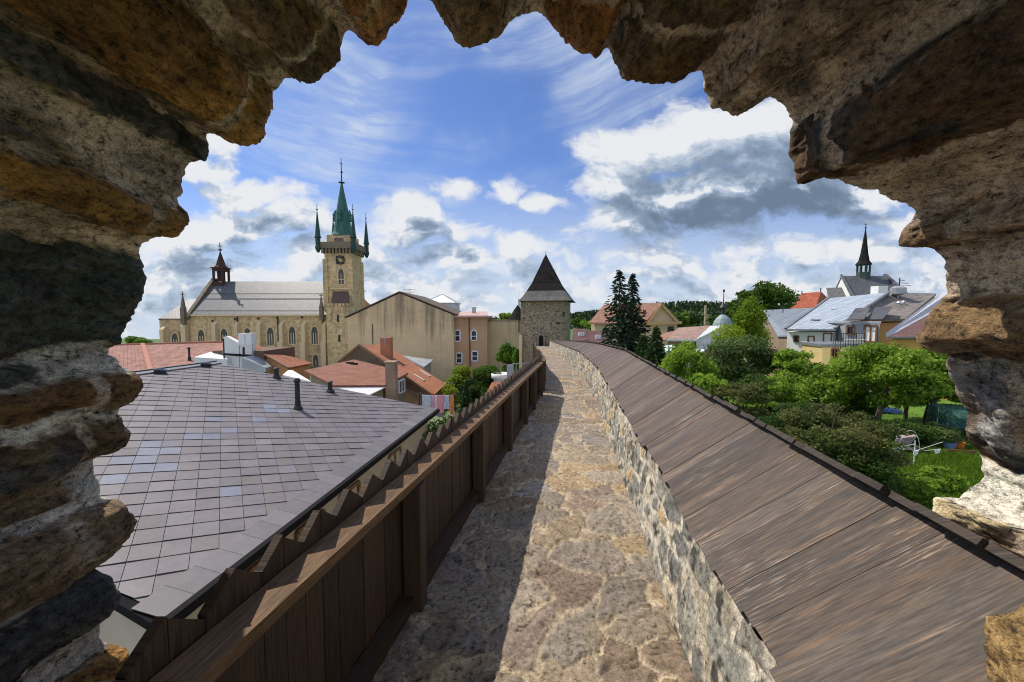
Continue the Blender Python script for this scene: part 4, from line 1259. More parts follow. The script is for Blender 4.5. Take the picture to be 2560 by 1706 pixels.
# ================================================================ church
def build_church():
    YF, YR, YB = 97.0, 105.5, 114.0
    X = lambda px, Y: (px - 1280) / FPX * Y
    zr, ze, zg = 9.25, .75, -13.0
    xl, xr = X(476, YF), X(806, YF)
    t = thing('church', 'large sandstone church with slate roof and green copper spired clock tower', 'church', ((xl + xr) / 2, YR, zg))
    mb = MB()
    mb.box(((xl + xr) / 2, (YF + YB) / 2, (ze + zg) / 2 - .1), (xr - xl, YB - YF, ze - zg - .2))
    mb.poly([(xl + .1, YF, ze - .2), (xl + .1, YR, zr - .2), (xl + .1, YB, ze - .2)])
    apse = [(xl + .5, 98), (-86.0, 98), (-90.5, 102.3), (-90.5, 108.5), (-86, 113), (xl + .5, 113)]
    zc = W(400, 799, 99).z
    mb.hexa([(x, y, zg) for x, y in apse], [(x, y, zc) for x, y in apse])
    mb.build('nave_wall', m_ashlar, t)
    mr = MB()
    mr.slab([(xl, YF - .5, ze - .3), (xr + 2, YF - .5, ze - .3), (xr + 2, YR, zr), (xl, YR, zr)], .25)
    mr.slab([(xl, YR, zr), (xr + 2, YR, zr), (xr + 2, YB + .5, ze - .3), (xl, YB + .5, ze - .3)], .25)
    ca, cb = (-85.0, 105.5, W(474, 750, 105.5).z), (xl, 105.5, W(474, 750, 105.5).z)
    ap = [(x + (-.35 if x < -80 else 0), y + (-.4 if y < 100 else .4 if y > 112 else 0), zc + .05) for x, y in apse]
    mr.slab([ap[1], ap[0], cb, ca][::-1], .2)
    for k in (1, 2, 3): mr.slab([ap[k], ap[k + 1], ca][::-1], .2)
    mr.slab([ap[4], ap[5], cb, ca], .2)
    mr.build('nave_roof', m_slate, t)
    g = MB()
    for (a, b) in (((xl, YF - .8, ze - 1.0), (xl, YR, zr + .55)), ((xl, YB + .8, ze - 1.0), (xl, YR, zr + .55))): g.bar(a, b, .9, .9)
    g.build('gable_coping', m_stone_dark, t)
    s = MB()
    for z, y in ((ze + .5, YF + .2), (ze + (zr - ze) * .57, YF + 8 * .57 - .1)): s.bar((xl + .5, y - .35, z + .15), (xr, y - .35, z + .15), .10, .16)
    s.build('snow_guard', m_iron, t)
    c = MB(); c.bar((xl, YF - .28, ze - .45), (xr, YF - .28, ze - .45), .5, .4); c.bar((xl, YF - .12, -9.2), (xr, YF - .12, -9.2), .25, .3); c.build('cornice', m_trim, t)
    # buttresses
    def buttress(px, top, w=1.15):
        x = X(px, YF - .8); zt = W(px, top, YF - .8).z
        b = MB()
        b.hexa([(x - w / 2, YF - 1.6, zg), (x + w / 2, YF - 1.6, zg), (x + w / 2, YF, zg), (x - w / 2, YF, zg)], [(x - w / 2, YF - 1.6, zt - 5.0), (x + w / 2, YF - 1.6, zt - 5.0), (x + w / 2, YF, zt - 4.5), (x - w / 2, YF, zt - 4.5)])
        b.hexa([(x - w * .38, YF - 1.1, zt - 5.2), (x + w * .38, YF - 1.1, zt - 5.2), (x + w * .38, YF, zt - 5.2), (x - w * .38, YF, zt - 5.2)], [(x - w * .38, YF - 1.1, zt - .9), (x + w * .38, YF - 1.1, zt - .9), (x + w * .38, YF, zt), (x - w * .38, YF, zt)])
        b.build('buttress', m_trim, t)
    for zx in (870, 1058, 1250, 1440, 1632, 1808): buttress(280 + zx * .29335, 804)
    buttress(405, 815); buttress(459, 806, 1.4)
    def pinnacle(px, ytop, ybot, y, w=.9):
        p = W(px, ybot, y); zt = W(px, ytop, y).z; hgt = zt - p.z
        b = MB(); b.box((p.x, y, p.z + hgt * .25), (w, w, hgt * .5)); b.lathe((p.x, y, p.z + hgt * .5), [(w * .75, 0), (w * .6, .2), (w * .14, hgt * .40)], 4, math.pi / 4)
        b.box((p.x, y, zt - hgt * .06), (.16, .16, hgt * .16)); b.box((p.x, y, zt - hgt * .06), (.8, .16, .2))
        b.build('pinnacle', m_stone_dark, t)
    pinnacle(460, 731, 812, YF - .8); pinnacle(804.5, 735, 800, YF - .8, .8)
    wall0, wn = Vector((0, YF, 0)), Vector((0, -1, 0))
    for zx, top, bot in ((540, 790, 880), (765, 762, 880), (960, 752, 880), (1160, 748, 880), (1355, 742, 905), (1540, 735, 892), (1730, 735, 892)):
        x, y0 = zB(zx, top); _, y1 = zB(zx, bot)
        window(t, wall0, wn, (x - 9.5, y0, x + 9.5, y1), m_trim, m_leadglass, arch=.9, nx=3, fw=.3)
    x, y0 = zB(1740, 975)
    window(t, wall0, wn, (x - 8, y0, x + 8, zB(0, 1085)[1]), m_trim, m_leadglass, arch=.9, nx=2, fw=.3)
    # ridge turret
    x = X(559, YR); zb, zt, ztip = W(559, 712, YR).z - 1.5, W(559, 672, YR).z, W(559, 630, YR).z
    b = MB()
    for a in (-1.15, 1.15):
        for d in (-1.15, 1.15): b.box((x + a, YR + d, (zb + zt) / 2), (.42, .42, zt - zb))
    b.box((x, YR, zb + .9), (2.7, 2.7, 2.4)); b.box((x, YR, zt - .35), (2.75, 2.75, .75)); b.box((x, YR, zt + .1), (3.2, 3.2, .25)); b.box((x, YR - 1.15, (zb + zt) / 2), (.3, .3, zt - zb)); b.box((x, YR + 1.15, (zb + zt) / 2), (.3, .3, zt - zb))
    m_rust = M('rust_brown_shingle', [(.05, .027, .022), (.085, .044, .034)], 2)
    tu = b.build('ridge_turret', m_rust, t)
    s2 = MB(); s2.lathe((x, YR, zt + .2), [(1.7, 0), (1.1, .7), (.12, ztip - zt - .2)], 8, math.pi / 8); s2.tube([(x, YR, ztip), (x, YR, ztip + 2.4)], .10, 6); s2.box((x, YR, ztip + .5), (.5, .5, .4)); s2.bar((x - .6, YR, ztip + 1.5), (x + .6, YR, ztip + 1.5), .16)
    s2.build('spirelet', m_rust, tu)
    # clock tower
    YT = 98.0; tw = 6.55; cx, cy = X(849.5, YT), YT + tw / 2
    Z = lambda py: W(850, py, YT).z
    b = MB(); zgal = Z(622)
    b.box((cx, cy, (zg + zgal) / 2), (tw, tw, zgal - zg))
    for dx, dy in ((-1, -1), (1, -1), (1, 1), (-1, 1)): b.box((cx + dx * tw * .47, cy + dy * tw * .47, (zg + Z(648)) / 2), (1.1, 1.1, Z(648) - zg))
    zcab = Z(587)
    b.box((cx, cy, (zgal + zcab) / 2), (tw * .86, tw * .86, zcab - zgal))
    b.build('clock_tower', m_ashlar, t)
    gal = MB()
    k0 = Z(628)
    for i in range(9):
        a = -tw / 2 + tw * i / 8
        for (px_, py_) in ((a, -tw / 2 - .45), (a, tw / 2 + .45), (-tw / 2 - .45, a), (tw / 2 + .45, a)): gal.box((cx + px_, cy + py_, zgal - .5), (.42, .9 if abs(py_) > tw / 2 else .42, 1.2))
    gal.box((cx, cy, zgal + .2), (tw + 2.0, tw + 2.0, .5))
    for s in (-1, 1):
        gal.box((cx, cy + s * (tw / 2 + .9), zgal + .95), (tw + 2.0, .22, 1.05)); gal.box((cx + s * (tw / 2 + .9), cy, zgal + .95), (.22, tw + 1.5, 1.05))
    gal.build('gallery', m_stone_dark, t)
    ztip = Z(446)
    sp = MB(); H = ztip - zcab
    sp.lathe((cx, cy, zcab), [(3.1, -.15), (2.9, .25), (2.35, 1.1), (2.0, 2.5), (1.62, 5.2), (1.5, 6.0), (.18, H)], 8, math.pi / 8)
    for a in range(4):
        an = a * math.pi / 2; sp.box((cx + 1.75 * math.cos(an), cy + 1.75 * math.sin(an), zcab + 4.6), (.8, .8, 1.5), an); sp.lathe((cx + 1.75 * math.cos(an), cy + 1.75 * math.sin(an), zcab + 5.3), [(.75, 0), (.03, 1.5)], 4, an + math.pi / 4)
    spire = sp.build('spire', m_copper, t)
    f = MB(); zf = Z(381); f.tube([(cx, cy, ztip - .3), (cx, cy, zf)], [.16, .07], 6); f.lathe((cx, cy, ztip - .2), [(.2, 0), (.85, .25), (.2, .5)], 8); f.lathe((cx, cy, Z(418)), [(.1, -.3), (.38, 0), (.1, .3)], 8); f.bar((cx - .35, cy, Z(397)), (cx + .35, cy, Z(397)), .14)
    f.build('weathervane', m_iron, spire)
    for dx, dy in ((-1, -1), (1, -1), (1, 1), (-1, 1)):
        q = MB(); qx, qy = cx + dx * (tw / 2 + 1.0), cy + dy * (tw / 2 + 1.0)
        q.lathe((qx, qy, zgal), [(.25, -1.1), (.62, -.3), (.7, .4), (.55, .5), (.55, 2.3), (.8, 2.4), (.60, 3.0), (.07, 8.8)], 8, math.pi / 8); q.tube([(qx, qy, zgal + 8.6), (qx, qy, zgal + 10.3)], .07, 5); q.lathe((qx, qy, zgal + 9.1), [(.06, -.2), (.28, 0), (.06, .2)], 6)
        q.build('corner_turret', m_copper_dk, t)
    front, fn = Vector((0, YT, 0)), Vector((0, -1, 0))
    x, y = zA(1955, 1060)
    window(t, front, fn, (x - 8, y, x + 8, zA(0, 1200)[1]), m_trim, m_leadglass, arch=.9, nx=2, ny=2, fw=.25)
    for px_ in (1916, 1955):
        a, b2 = zA(px_, 805); window(t, Vector((0, cy - tw * .43, 0)), fn, (a - 4, b2, a + 4, b2 + 13), m_stone_dark, m_glass, fw=.2)
    cc = onplane(*zA(1946, 990), front, fn); ck = MB(); r = 1.02
    ring = [(r * math.cos(a * math.pi / 12), r * math.sin(a * math.pi / 12)) for a in range(24)]
    for a, b3 in zip(ring, ring[1:] + ring[:1]): ck.bar((cc.x + a[0], YT - .12, cc.z + a[1]), (cc.x + b3[0], YT - .12, cc.z + b3[1]), .16, .16, up=Vector((0, 1, 0)))
    ring2 = [(a * .55, b3 * .55) for a, b3 in ring]
    for a, b3 in zip(ring2, ring2[1:] + ring2[:1]): ck.bar((cc.x + a[0], YT - .12, cc.z + a[1]), (cc.x + b3[0], YT - .12, cc.z + b3[1]), .10, .16, up=Vector((0, 1, 0)))
    for h_ in range(12):
        a = h_ * math.pi / 6; ck.bar((cc.x + .58 * math.cos(a), YT - .13, cc.z + .58 * math.sin(a)), (cc.x + .98 * math.cos(a), YT - .13, cc.z + .98 * math.sin(a)), .18, .16, up=Vector((0, 1, 0)))
    ck.box((cc.x - .72, YT - .1, cc.z + .72), (.5, .12, .5)); ck.box((cc.x + .72, YT - .1, cc.z + .72), (.5, .12, .5)); ck.box((cc.x - .72, YT - .1, cc.z - .72), (.5, .12, .5)); ck.box((cc.x + .72, YT - .1, cc.z - .72), (.5, .12, .5))
    clk = ck.build('clock', m_iron, t)
    hd = MB(); hd.bar((cc.x + .1, YT - .26, cc.z - .08), (cc.x - .55, YT - .26, cc.z + .42), .14, .05, up=Vector((0, 1, 0))); hd.bar((cc.x - .1, YT - .30, cc.z + .06), (cc.x + .75, YT - .30, cc.z - .4), .11, .05, up=Vector((0, 1, 0))); hd.build('clock_hands', m_gold, clk)
    # battlemented stair block and its lean-to roof
    Ys = 94.0; xa, xb = X(817, Ys), X(874, Ys); zt = W(845, 766, Ys).z
    b = MB(); b.box(((xa + xb) / 2, Ys + 2, (zg + zt) / 2), (xb - xa, 4, zt - zg))
    for i in range(6):
        xx = xa + .45 + (xb - xa - .9) * i / 5; b.box((xx, Ys + .25, zt + .3), (.62, .5, .75))
    b.build('stair_block', m_ashlar, t)
    l = MB(); P = lambda zx, zy, Y: W(*zB(zx, zy), Y)
    l.slab([P(1858, 552, 95), P(2012, 552, 95), P(2020, 432, 98.2), P(1888, 432, 98.2)], .2); l.build('porch_roof', M_rows('brown_ribbed_sheet', (.12, .075, .06), (.15, .09, .075), (.07, .045, .04), .35, 6, var=(.8, 1.15)), t)
    l = MB(); l.box((P(1955, 418, 98).x, YT - .3, P(1955, 418, 98).z), (5.0, .5, .35)); l.build('string_course', m_trim, t)
    for (zx, zy) in ((1927, 670), (1938, 840)):
        p = W(*zB(zx, zy), Ys); q = MB(); q.box((p.x, Ys, p.z), (.45, .2, 1.6)); q.build('slit_window', m_iron, t)
    for zx, zy in ((858, 690), (1050, 677), (1247, 670), (1410, 664), (1622, 660)):
        p = W(*zB(zx, zy), YF); q = MB(); q.box((p.x, YF, p.z), (.5, .2, .5)); q.build('vent_hole', m_iron, t)
    for zx in (1072, 1415):
        p = W(*zB(zx, 660), YF); q = MB(); q.bar((p.x, YF - .2, ze - .6), (p.x, YF - .2, zg), .22); q.build('downpipe', m_iron, t)
build_church()
def build_dome():
    p = W(*zB(2150, 585), 125)
    t = thing('dome_cupola', 'small orange dome with a cross just right of the church tower', 'dome', (p.x, 125, gz(p.x, 125)))
    mb = MB(); mb.lathe((p.x, 125, 0), [(2.6, gz(p.x, 125)), (2.6, p.z - 2)], 12); mb.build('drum', m_tan, t)
    mb = MB(); mb.lathe((p.x, 125, p.z - 2), [(2.9, 0), (2.7, 1.6), (1.9, 3.2), (.6, 4.4), (.2, 5.0)], 12); mb.build('dome_roof', M('terracotta', [(.42, .19, .09), (.5, .25, .12)], 2), t, smooth=True)
    mb = MB(); mb.tube([(p.x, 125, p.z + 2.8), (p.x, 125, p.z + 6.5)], .14, 6); mb.bar((p.x - .8, 125, p.z + 5.4), (p.x + .8, 125, p.z + 5.4), .2); mb.build('cross', m_iron, t)
build_dome()

# ================================================================ buildings between the church and the wall tower
def stained(name, c1, c2, dirt, joint=False):
    m, nt, b = newmat(name)
    co = coords(nt, 'Object')
    f = noise_n(nt, co, .5, 6, .6).outputs['Fac']
    c = ramp(nt, f, [(.3, c1), (.7, c2)])
    st = noise_n(nt, coords(nt, 'Object', (1, 1, .07)), 1.3, 6, .62).outputs['Fac']
    blot = noise_n(nt, co, .16, 4, .6).outputs['Fac']
    z = nd(nt, 'ShaderNodeSeparateXYZ', {0: co}).outputs[2]
    hi = sstep(nt, z, -5.5, 2.5, .0, .22)
    k = sstep(nt, math_(nt, 'ADD', math_(nt, 'ADD', math_(nt, 'MULTIPLY', st, .7), math_(nt, 'MULTIPLY', blot, .3)), hi), .56, .84, 0, .8)
    c = mixc(nt, k, c, (*dirt, 1))
    if joint:
        br = nd(nt, 'ShaderNodeTexBrick', {'Vector': coords(nt, 'UV'), 'Color1': (1, 1, 1, 1), 'Color2': (.96, .96, .96, 1), 'Mortar': (.93, .93, .93, 1), 'Scale': 1, 'Brick Width': 1.6, 'Row Height': .55, 'Mortar Size': .03})
        c = mixc(nt, 1.0, c, br.outputs[0], 'MULTIPLY')
    nt.links.new(c, b.inputs['Base Color']); b.inputs['Roughness'].default_value = .95
    bump(nt, b, noise_n(nt, co, 7, 6, .6).outputs['Fac'], .25, .05)
    return m
m_gablewall = stained('stained_tan_render', (.68, .49, .28), (.78, .575, .345), (.15, .115, .08), True)
def build_gable_block():
    Y = 55.0
    A, El, Er = W(999.5, 733.5, Y), W(868, 795, Y), W(1134, 788, Y)
    zg = -10
    t = thing('gable_building', 'tall windowless tan building with a stain streaked gable wall', 'building', (A.x, Y + 8, zg))
    mb = MB(); D = 16
    pts = [(El.x, El.z), (A.x, A.z), (Er.x, Er.z), (Er.x, zg), (El.x, zg)]
    mb.hexa([(x, Y, z) for x, z in pts], [(x - (1.0 if False else 0), Y + D, z) for x, z in pts])
    mb.build('wall', m_gablewall, t)
    r = MB()
    r.slab([(El.x - .3, Y - .12, El.z), (A.x, Y - .12, A.z + .12), (A.x, Y + D, A.z + .12), (El.x - .3, Y + D, El.z)][::-1], .16)
    r.slab([(A.x, Y - .12, A.z + .12), (Er.x + .3, Y - .12, Er.z), (Er.x + .3, Y + D, Er.z), (A.x, Y + D, A.z + .12)][::-1], .16)
    r.build('roof', M('dark_brown_sheet', [(.10, .075, .055), (.15, .11, .085)], 1), t)
    a = MB(); p = W(1025, 742, Y + 2); a.tube([(p.x, Y + 2, p.z - 1.5), (p.x, Y + 2, W(1025, 722, Y + 2).z)], .03, 5)
    for k, w in ((724, .8), (728, 1.1), (732, .7)): a.bar((p.x - w, Y + 2, W(1025, k, Y + 2).z), (p.x + w, Y + 2, W(1025, k, Y + 2).z), .035)
    a.build('aerial', m_iron, t)
    c = MB(); c.bar(W(*zC(446, 720), Y - .06), W(*zC(450, 890), Y - .06), .07); c.build('conduit', m_iron, t)
build_gable_block()
def build_white_lantern():
    Y = 72; l, r = W(1060, 757, Y), W(1138, 757, Y); zg = -11
    t = thing('white_rooftop_building', 'white block with a pale glazed pyramid roof behind the stained gable', 'building', ((l.x + r.x) / 2, Y + 3, zg))
    mb = MB(); mb.box(((l.x + r.x) / 2, Y + 3, (zg + l.z) / 2), (r.x - l.x, 6, l.z - zg)); mb.build('wall', M('pale_grey_panel', [(.5, .53, .56), (.6, .62, .65)], 1), t)
    c = ((l.x + r.x) / 2, Y + 3, W(1100, 738, Y).z + .3); e = [(l.x - .2, Y - .2, l.z), (r.x + .2, Y - .2, l.z), (r.x + .2, Y + 6.2, l.z), (l.x - .2, Y + 6.2, l.z)]
    m2 = MB()
    for a, b in zip(e, e[1:] + e[:1]): m2.slab([a, b, c], .1)
    rr = m2.build('roof', m_whiteframe, t)
    b2 = MB()
    for p in e: b2.bar(p, c, .12)
    b2.build('glazing_bars', m_zinc, rr)
    s = MB(); P = lambda x, y, Y_: W(*zC(x, y), Y_)
    s.slab([P(885, 540, 66), P(1145, 630, 62), P(1150, 592, 70), P(905, 532, 70)], .2); s.build('lean_to_roof', M('brown_felt', [(.12, .095, .075), (.17, .14, .11)], 1), t)
build_white_lantern()
def build_tenement():
    Y = 56.0; l, r = W(1136.5, 794, Y), W(1218, 794, Y); zg = -10
    t = thing('tan_tenement', 'narrow pinkish tan house with white windows and a red brown downpipe', 'house', ((l.x + r.x) / 2, Y + 5, zg))
    m = stained('pinkish_render', (.52, .31, .175), (.58, .36, .215), (.34, .21, .13))
    mb = MB(); mb.box(((l.x + r.x) / 2, Y + 5, (zg + l.z) / 2), (r.x - l.x, 10, l.z - zg)); mb.build('wall', m, t)
    rf = MB(); rf.box(((l.x + r.x) / 2, Y + 4.7, l.z + .12), (r.x - l.x + .5, 11, .24)); rf.slab([(l.x - .2, Y - .4, l.z + .26), (r.x + .2, Y - .4, l.z + .26), (r.x - .6, Y + 9, l.z + .95), (l.x, Y + 9, l.z + .95)], .1); rf.build('roof', M('pink_tin', [(.5, .30, .24), (.6, .42, .36)], 1, rough=.5), t)
    p0, n = Vector((0, Y, 0)), Vector((0, -1, 0))
    for (x0_, y0_, x1_, y1_, a) in ((1150, 770, 1195, 865, 0), (1288, 762, 1335, 857, .5), (1163, 965, 1210, 1050, 0), (1295, 950, 1345, 1032, 0)):
        window(t, p0, n, (*zC(x0_, y0_), *zC(x1_, y1_)), m_whiteframe, m_glass, arch=a, nx=1, ny=2, fw=.16)
    d = MB(); d.tube([W(*zC(1270, 660), Y - .12), W(*zC(1280, 1085), Y - .12)], .09, 6); d.build('downpipe', M('red_brown_pipe', [(.20, .07, .045), (.25, .09, .06)], 3), t)
    chimney(t, (W(1185, 780, Y + 5).x, Y + 5), .6, .6, l.z + .4, W(1185, 770, Y + 5).z, m_zinc, name='roof_cowl')
build_tenement()
def build_side_wall():
    Y = 57.5; l, r = W(1219, 803, Y), W(1312, 800, Y); zg = -10
    t = thing('plain_annex', 'low plain tan annex with one small window left of the wall tower', 'building', ((l.x + r.x) / 2, Y + 4, zg))
    mb = MB(); mb.box(((l.x + r.x) / 2, Y + 4, (zg + l.z) / 2), (r.x - l.x, 8, l.z - zg)); mb.build('wall', stained('annex_render', (.50, .37, .205), (.58, .435, .25), (.3, .225, .14)), t)
    c = MB(); c.box(((l.x + r.x) / 2, Y + 4, l.z + .06), (r.x - l.x + .2, 8.2, .12)); c.build('coping', m_stone_dark, t)
    window(t, Vector((0, Y, 0)), Vector((0, -1, 0)), (*zC(1590, 903), *zC(1627, 942)), m_whiteframe, m_glass, nx=2, fw=.12)
    chimney(t, (W(1232, 800, Y + 3).x, Y + 3), .9, .7, l.z, W(1232, 799, Y + 3).z + .2, m_brick)
build_side_wall()

# ---- low red-roofed houses
def build_left_long_roof():
    t = thing('long_red_roof_house', 'long low house under an old diamond tiled red roof before the church', 'house', (-32, 44, -10))
    P = lambda x, y, Y: W(*zB(x, y), Y)
    Yr = 46
    zr = P(500, 880, Yr).z
    RL, RR = P(-260, 905, Yr), P(945, 872, Yr); HP = P(262, 890, Yr)
    EL, ER = P(330, 1130, 37), P(960, 1010, 38.5)
    EFL = P(-200, 1260, 33)
    mr = MB()
    mr.slab([EL, ER, RR, HP], .16); mr.slab([EFL, EL, HP, RL], .16)
    bk = Vector((0, 8, -6)); mr.slab([RL, RR, RR + bk, RL + bk], .16)
    mr.build('roof', m_tile_old, t)
    hc = MB(); hc.bar(HP + Vector((0, 0, .08)), EL + Vector((0, 0, .08)), .36, .16); hc.bar(RL + Vector((0, 0, .06)), RR + Vector((0, 0, .06)), .32, .16); hc.build('ridge_tiles', M('red_ridge', [(.38, .16, .11), (.45, .21, .15)], 2), t)
    body_under(t, [EL, ER, RR + bk * .98, RL + bk * .98, EFL], -10, m_white, gap=.3, inset=.4)
    wb = MB(); a, b = P(697, 1000, 36.4), P(980, 1018, 37.4)
    wb.hexa([a + Vector((0, 0, -3)), b + Vector((0, 0, -3)), b + Vector((0, 2, -3)), a + Vector((0, 2, -3))], [a, b, b + Vector((0, 2, .3)), a + Vector((0, 2, .3))]); wb.build('white_annex_wall', m_white, t)
    v = P(660, 1010, 39.5); pm = MB(); pm.lathe(v, [(.14, -.3), (.14, .1), (.09, .2), (.09, .9), (.15, .95), (.12, 1.1)], 8); pm.build('vent_pipe', m_iron, t)
build_left_long_roof()
def build_white_chimney_house():
    t = thing('white_firewall_house', 'white stepped firewall with twin chimney stacks above the tiled roofs', 'house', (-20.5, 40, -9))
    P = lambda x, y, Y=38.0: W(*zB(x, y), Y)
    w = MB(); d = Vector((0, .5, 0))
    for pts in ([(945, 1200), (945, 830), (975, 822), (1090, 885), (1090, 1200)], [(1086, 1200), (1086, 800), (1185, 800), (1185, 1200)], [(1185, 1200), (1185, 860), (1200, 862), (1170, 1200)]):
        a = [P(*p) for p in pts]; w.hexa(a, [p + d for p in a])
    w.build('firewall', m_white, t)
    for (a, b, c_, d_) in ((1078, 1130, 797, 830), (1145, 1188, 795, 830)):
        q = P((a + b) / 2, c_); wdt = (b - a) * .29335 * 38 / FPX; chimney(t, (q.x, 38.3), wdt, .75, P(0, 900).z, q.z, m_white, cap=False)
    r = MB(); r.slab([P(978, 826, 38.6), P(1092, 890, 38.6), P(1088, 835, 42), P(1050, 815, 42)], .12); r.build('roof', m_tile_red, t)
    e = MB(); e.slab([P(940, 975, 37.8), P(1185, 990, 37.8), P(1185, 968, 38.2), P(940, 955, 38.2)], .1); e.build('eave_board', m_capdark, t)
    pp = MB(); a = P(950, 840, 37.5); pp.tube([a, P(957, 1060, 37.5)], .06, 6); pp.build('downpipe', m_iron, t)
    b = MB(); a = P(1122, 915, 37.3); b.tube([P(1122, 1010, 37.3), a], .1, 8); b.build('flue', m_iron, t)
    body = MB(); body.box((P(1060, 1000).x, 41, -6.3), (5.0, 5.4, 6.0)); body.build('wall', M('weathered_timber_wall', [(.12, .07, .05), (.2, .12, .08)], 4, stretch=(4, 4, .4)), t)
    g = MB(); a = [P(1105, 1000, 36.5), P(1310, 1090, 36.5), P(1310, 1130, 36.5), P(1105, 1100, 36.5)]; g.hexa(a, [p + Vector((0, 2, 0)) for p in a]); g.build('grey_shed', m_zinc, t)
build_white_chimney_house()
def build_orange_roof():
    t = thing('orange_roof_house', 'ochre walled outbuilding with a bright orange tile roof sloping right', 'house', (-17, 38, -9))
    P = lambda x, y, Y: W(*zB(x, y), Y)
    A, B, C_, D = P(1168, 898, 40), P(1215, 893, 44), P(1712, 1050, 42), P(1510, 1088, 36)
    mr = MB(); mr.slab([A, D, C_, B], .14); mr.build('roof', m_tile_red, t)
    body_under(t, [A, D, C_, B], -9.5, M('orange_ochre_render', [(.42, .19, .07), (.50, .25, .10)], 1), gap=.2, inset=.3)
    f = MB(); f.bar(A - Vector((0, .1, .05)), D - Vector((0, .1, .05)), .12, .14); f.build('verge_board', m_brownwood, t)
build_orange_roof()
def build_low_brown():
    t = thing('brown_roof_house', 'low garden house with a flat rusty brown roof and white painted edge', 'house', (-9, 25, -7.5))
    P = lambda x, y, Y: W(*zC(x, y), Y)
    B = lambda x, y, Y: W(*zB(x, y), Y)
    E0, E1 = P(118, 1240, 23.5), P(560, 1236, 25.0)
    pts = [B(1640, 1112, 26.5), E0, E1, P(752, 1130, 28.0), P(290, 1020, 31)]
    n = (E1 - E0).cross(P(290, 1020, 31) - E0).normalized()
    pl = [onplane(*zB(1640, 1112), E0, n), E0, E1, onplane(*zC(752, 1132), E0, n), onplane(*zC(290, 1020), E0, n)]
    mr = MB(); mr.slab(pl, .14); mr.build('roof', m_tile_brown, t)
    f = MB(); dn = Vector((0, 0, -.16)); q = P(412, 1312, 23.6); f.hexa([E0 + dn, E1 + dn, q + dn, q + dn * 1.2], [E0 + dn * .8, E1 + dn * .8, q - Vector((0, 0, .08)), q - Vector((0, 0, .08))])
    f.build('white_soffit', m_white, t)
    body_under(t, pl, -8.5, M('grey_tan_render', [(.25, .205, .145), (.32, .265, .19)], 1.2), gap=.25, inset=.35)
    pn = (pl[3] - pl[2]).cross(Vector((0, 0, 1))).normalized()
    window(t, pl[2] + (pl[3] - pl[2]) * .5 - pn * (0.0), pn, (*zC(668, 1195), *zC(715, 1300)), m_whiteframe, m_glass, nx=2, fw=.07)
    for (x, y) in ((255, 1052), (285, 1060)):
        p = onplane(*zC(x, y), E0, n) ; s = MB(); s.box(p + n * .04, (.55, .28, .10), .2); s.build('roof_vent', m_capdark, t)
    c = P(602, 1140, 25.2)
    chimney(t, (c.x, 25.4), .62, .6, -8, P(602, 1050, 25.2).z, m_brick)
    v = MB(); a, b = B(1455, 1150, 30), B(1695, 1205, 28); v.slab([a, b, B(1540, 1112, 33), B(1500, 1112, 33)], .1); v.build('white_lean_to', m_white, t)
build_low_brown()
def build_steep_brown():
    t = thing('steep_orange_roof_house', 'garden house with a steep orange brown roof and brick gable end', 'house', (-9, 33, -8))
    P = lambda x, y, Y: W(*zC(x, y), Y)
    A = P(342, 902, 34); E = P(962, 1330, 28); L = P(160, 1048, 36)
    z = A.z; dirv = Vector((.45, 1, 0)).normalized() * 4.2
    A2 = G(*zC(545, 884), z) if False else A + dirv
    E2 = P(1072, 1240, 33); E2.z = E.z
    mr = MB(); mr.slab([A, E, E2, P(548, 884, 40)], .15); mr.slab([L, A, P(548, 884, 40), L + dirv], .15)
    mr.build('roof', m_tile_brown2, t)
    k = Vector((0, 0, -.18))
    mb = MB(); mb.hexa([Vector((p.x, p.y, -9)) for p in (L, E, E2, L + dirv)], [L + k, E + k + (L - E).normalized() * .3, E2 + k + (L - E).normalized() * .3, L + dirv + k]); mb.poly([L + k, E + k, A + k])
    mb.build('wall', M('brick_gable_wall', [(.27, .185, .11), (.34, .25, .16)], 2, bmp=.3), t)
    g = MB(); g.hexa([A + k, L + k, E + k], [A + k + dirv * .1, L + k + dirv * .1, E + k + dirv * .1]); g.build('gable', m_brick, t)
    v = MB(); v.bar(A + Vector((0, 0, .05)), E + Vector((0, 0, .05)), .2, .2); v.bar(A + Vector((0, 0, .05)), L + Vector((0, 0, .05)), .2, .2); v.build('verge_board', m_brownwood, t)
    pn = (E - A).cross(E2 - E).normalized()
    if pn.z < 0: pn = -pn
    for (x0_, y0_, x1_, y1_) in ((795, 1152, 885, 1205), (848, 1115, 935, 1168)):
        s = MB(); s.bar(onplane(*zC(x0_, y0_), A, pn) + pn * .05, onplane(*zC(x1_, y1_), A, pn) + pn * .05, .22, .1, up=pn); s.build('rooflight_strip', M('pale_strip', [(.55, .42, .34), (.65, .52, .44)], 2), t)
    c = onplane(*zC(570, 985), A, pn)
    chimney(t, (c.x, c.y), .85, .8, c.z - 1, W(*zC(570, 830), c.y).z, M('orange_brick', [(.40, .17, .08), (.48, .23, .12)], 3), cap=False)
    a = MB(); p = W(*zC(555, 900), c.y - .6); a.tube([p, W(*zC(553, 815), c.y - .6)], .04, 5); a.bar(W(*zC(515, 826), c.y - .6), W(*zC(590, 818), c.y - .6), .04); a.bar(W(*zC(530, 840), c.y - .6), W(*zC(580, 836), c.y - .6), .03); a.build('aerial', m_zinc, t)
m_tile_brown2 = M_rows('orange_brown_sheet', (.36, .14, .065), (.32, .12, .058), (.24, .09, .045), .9, .30, var=(.8, 1.2), bmp=.25)
build_steep_brown()
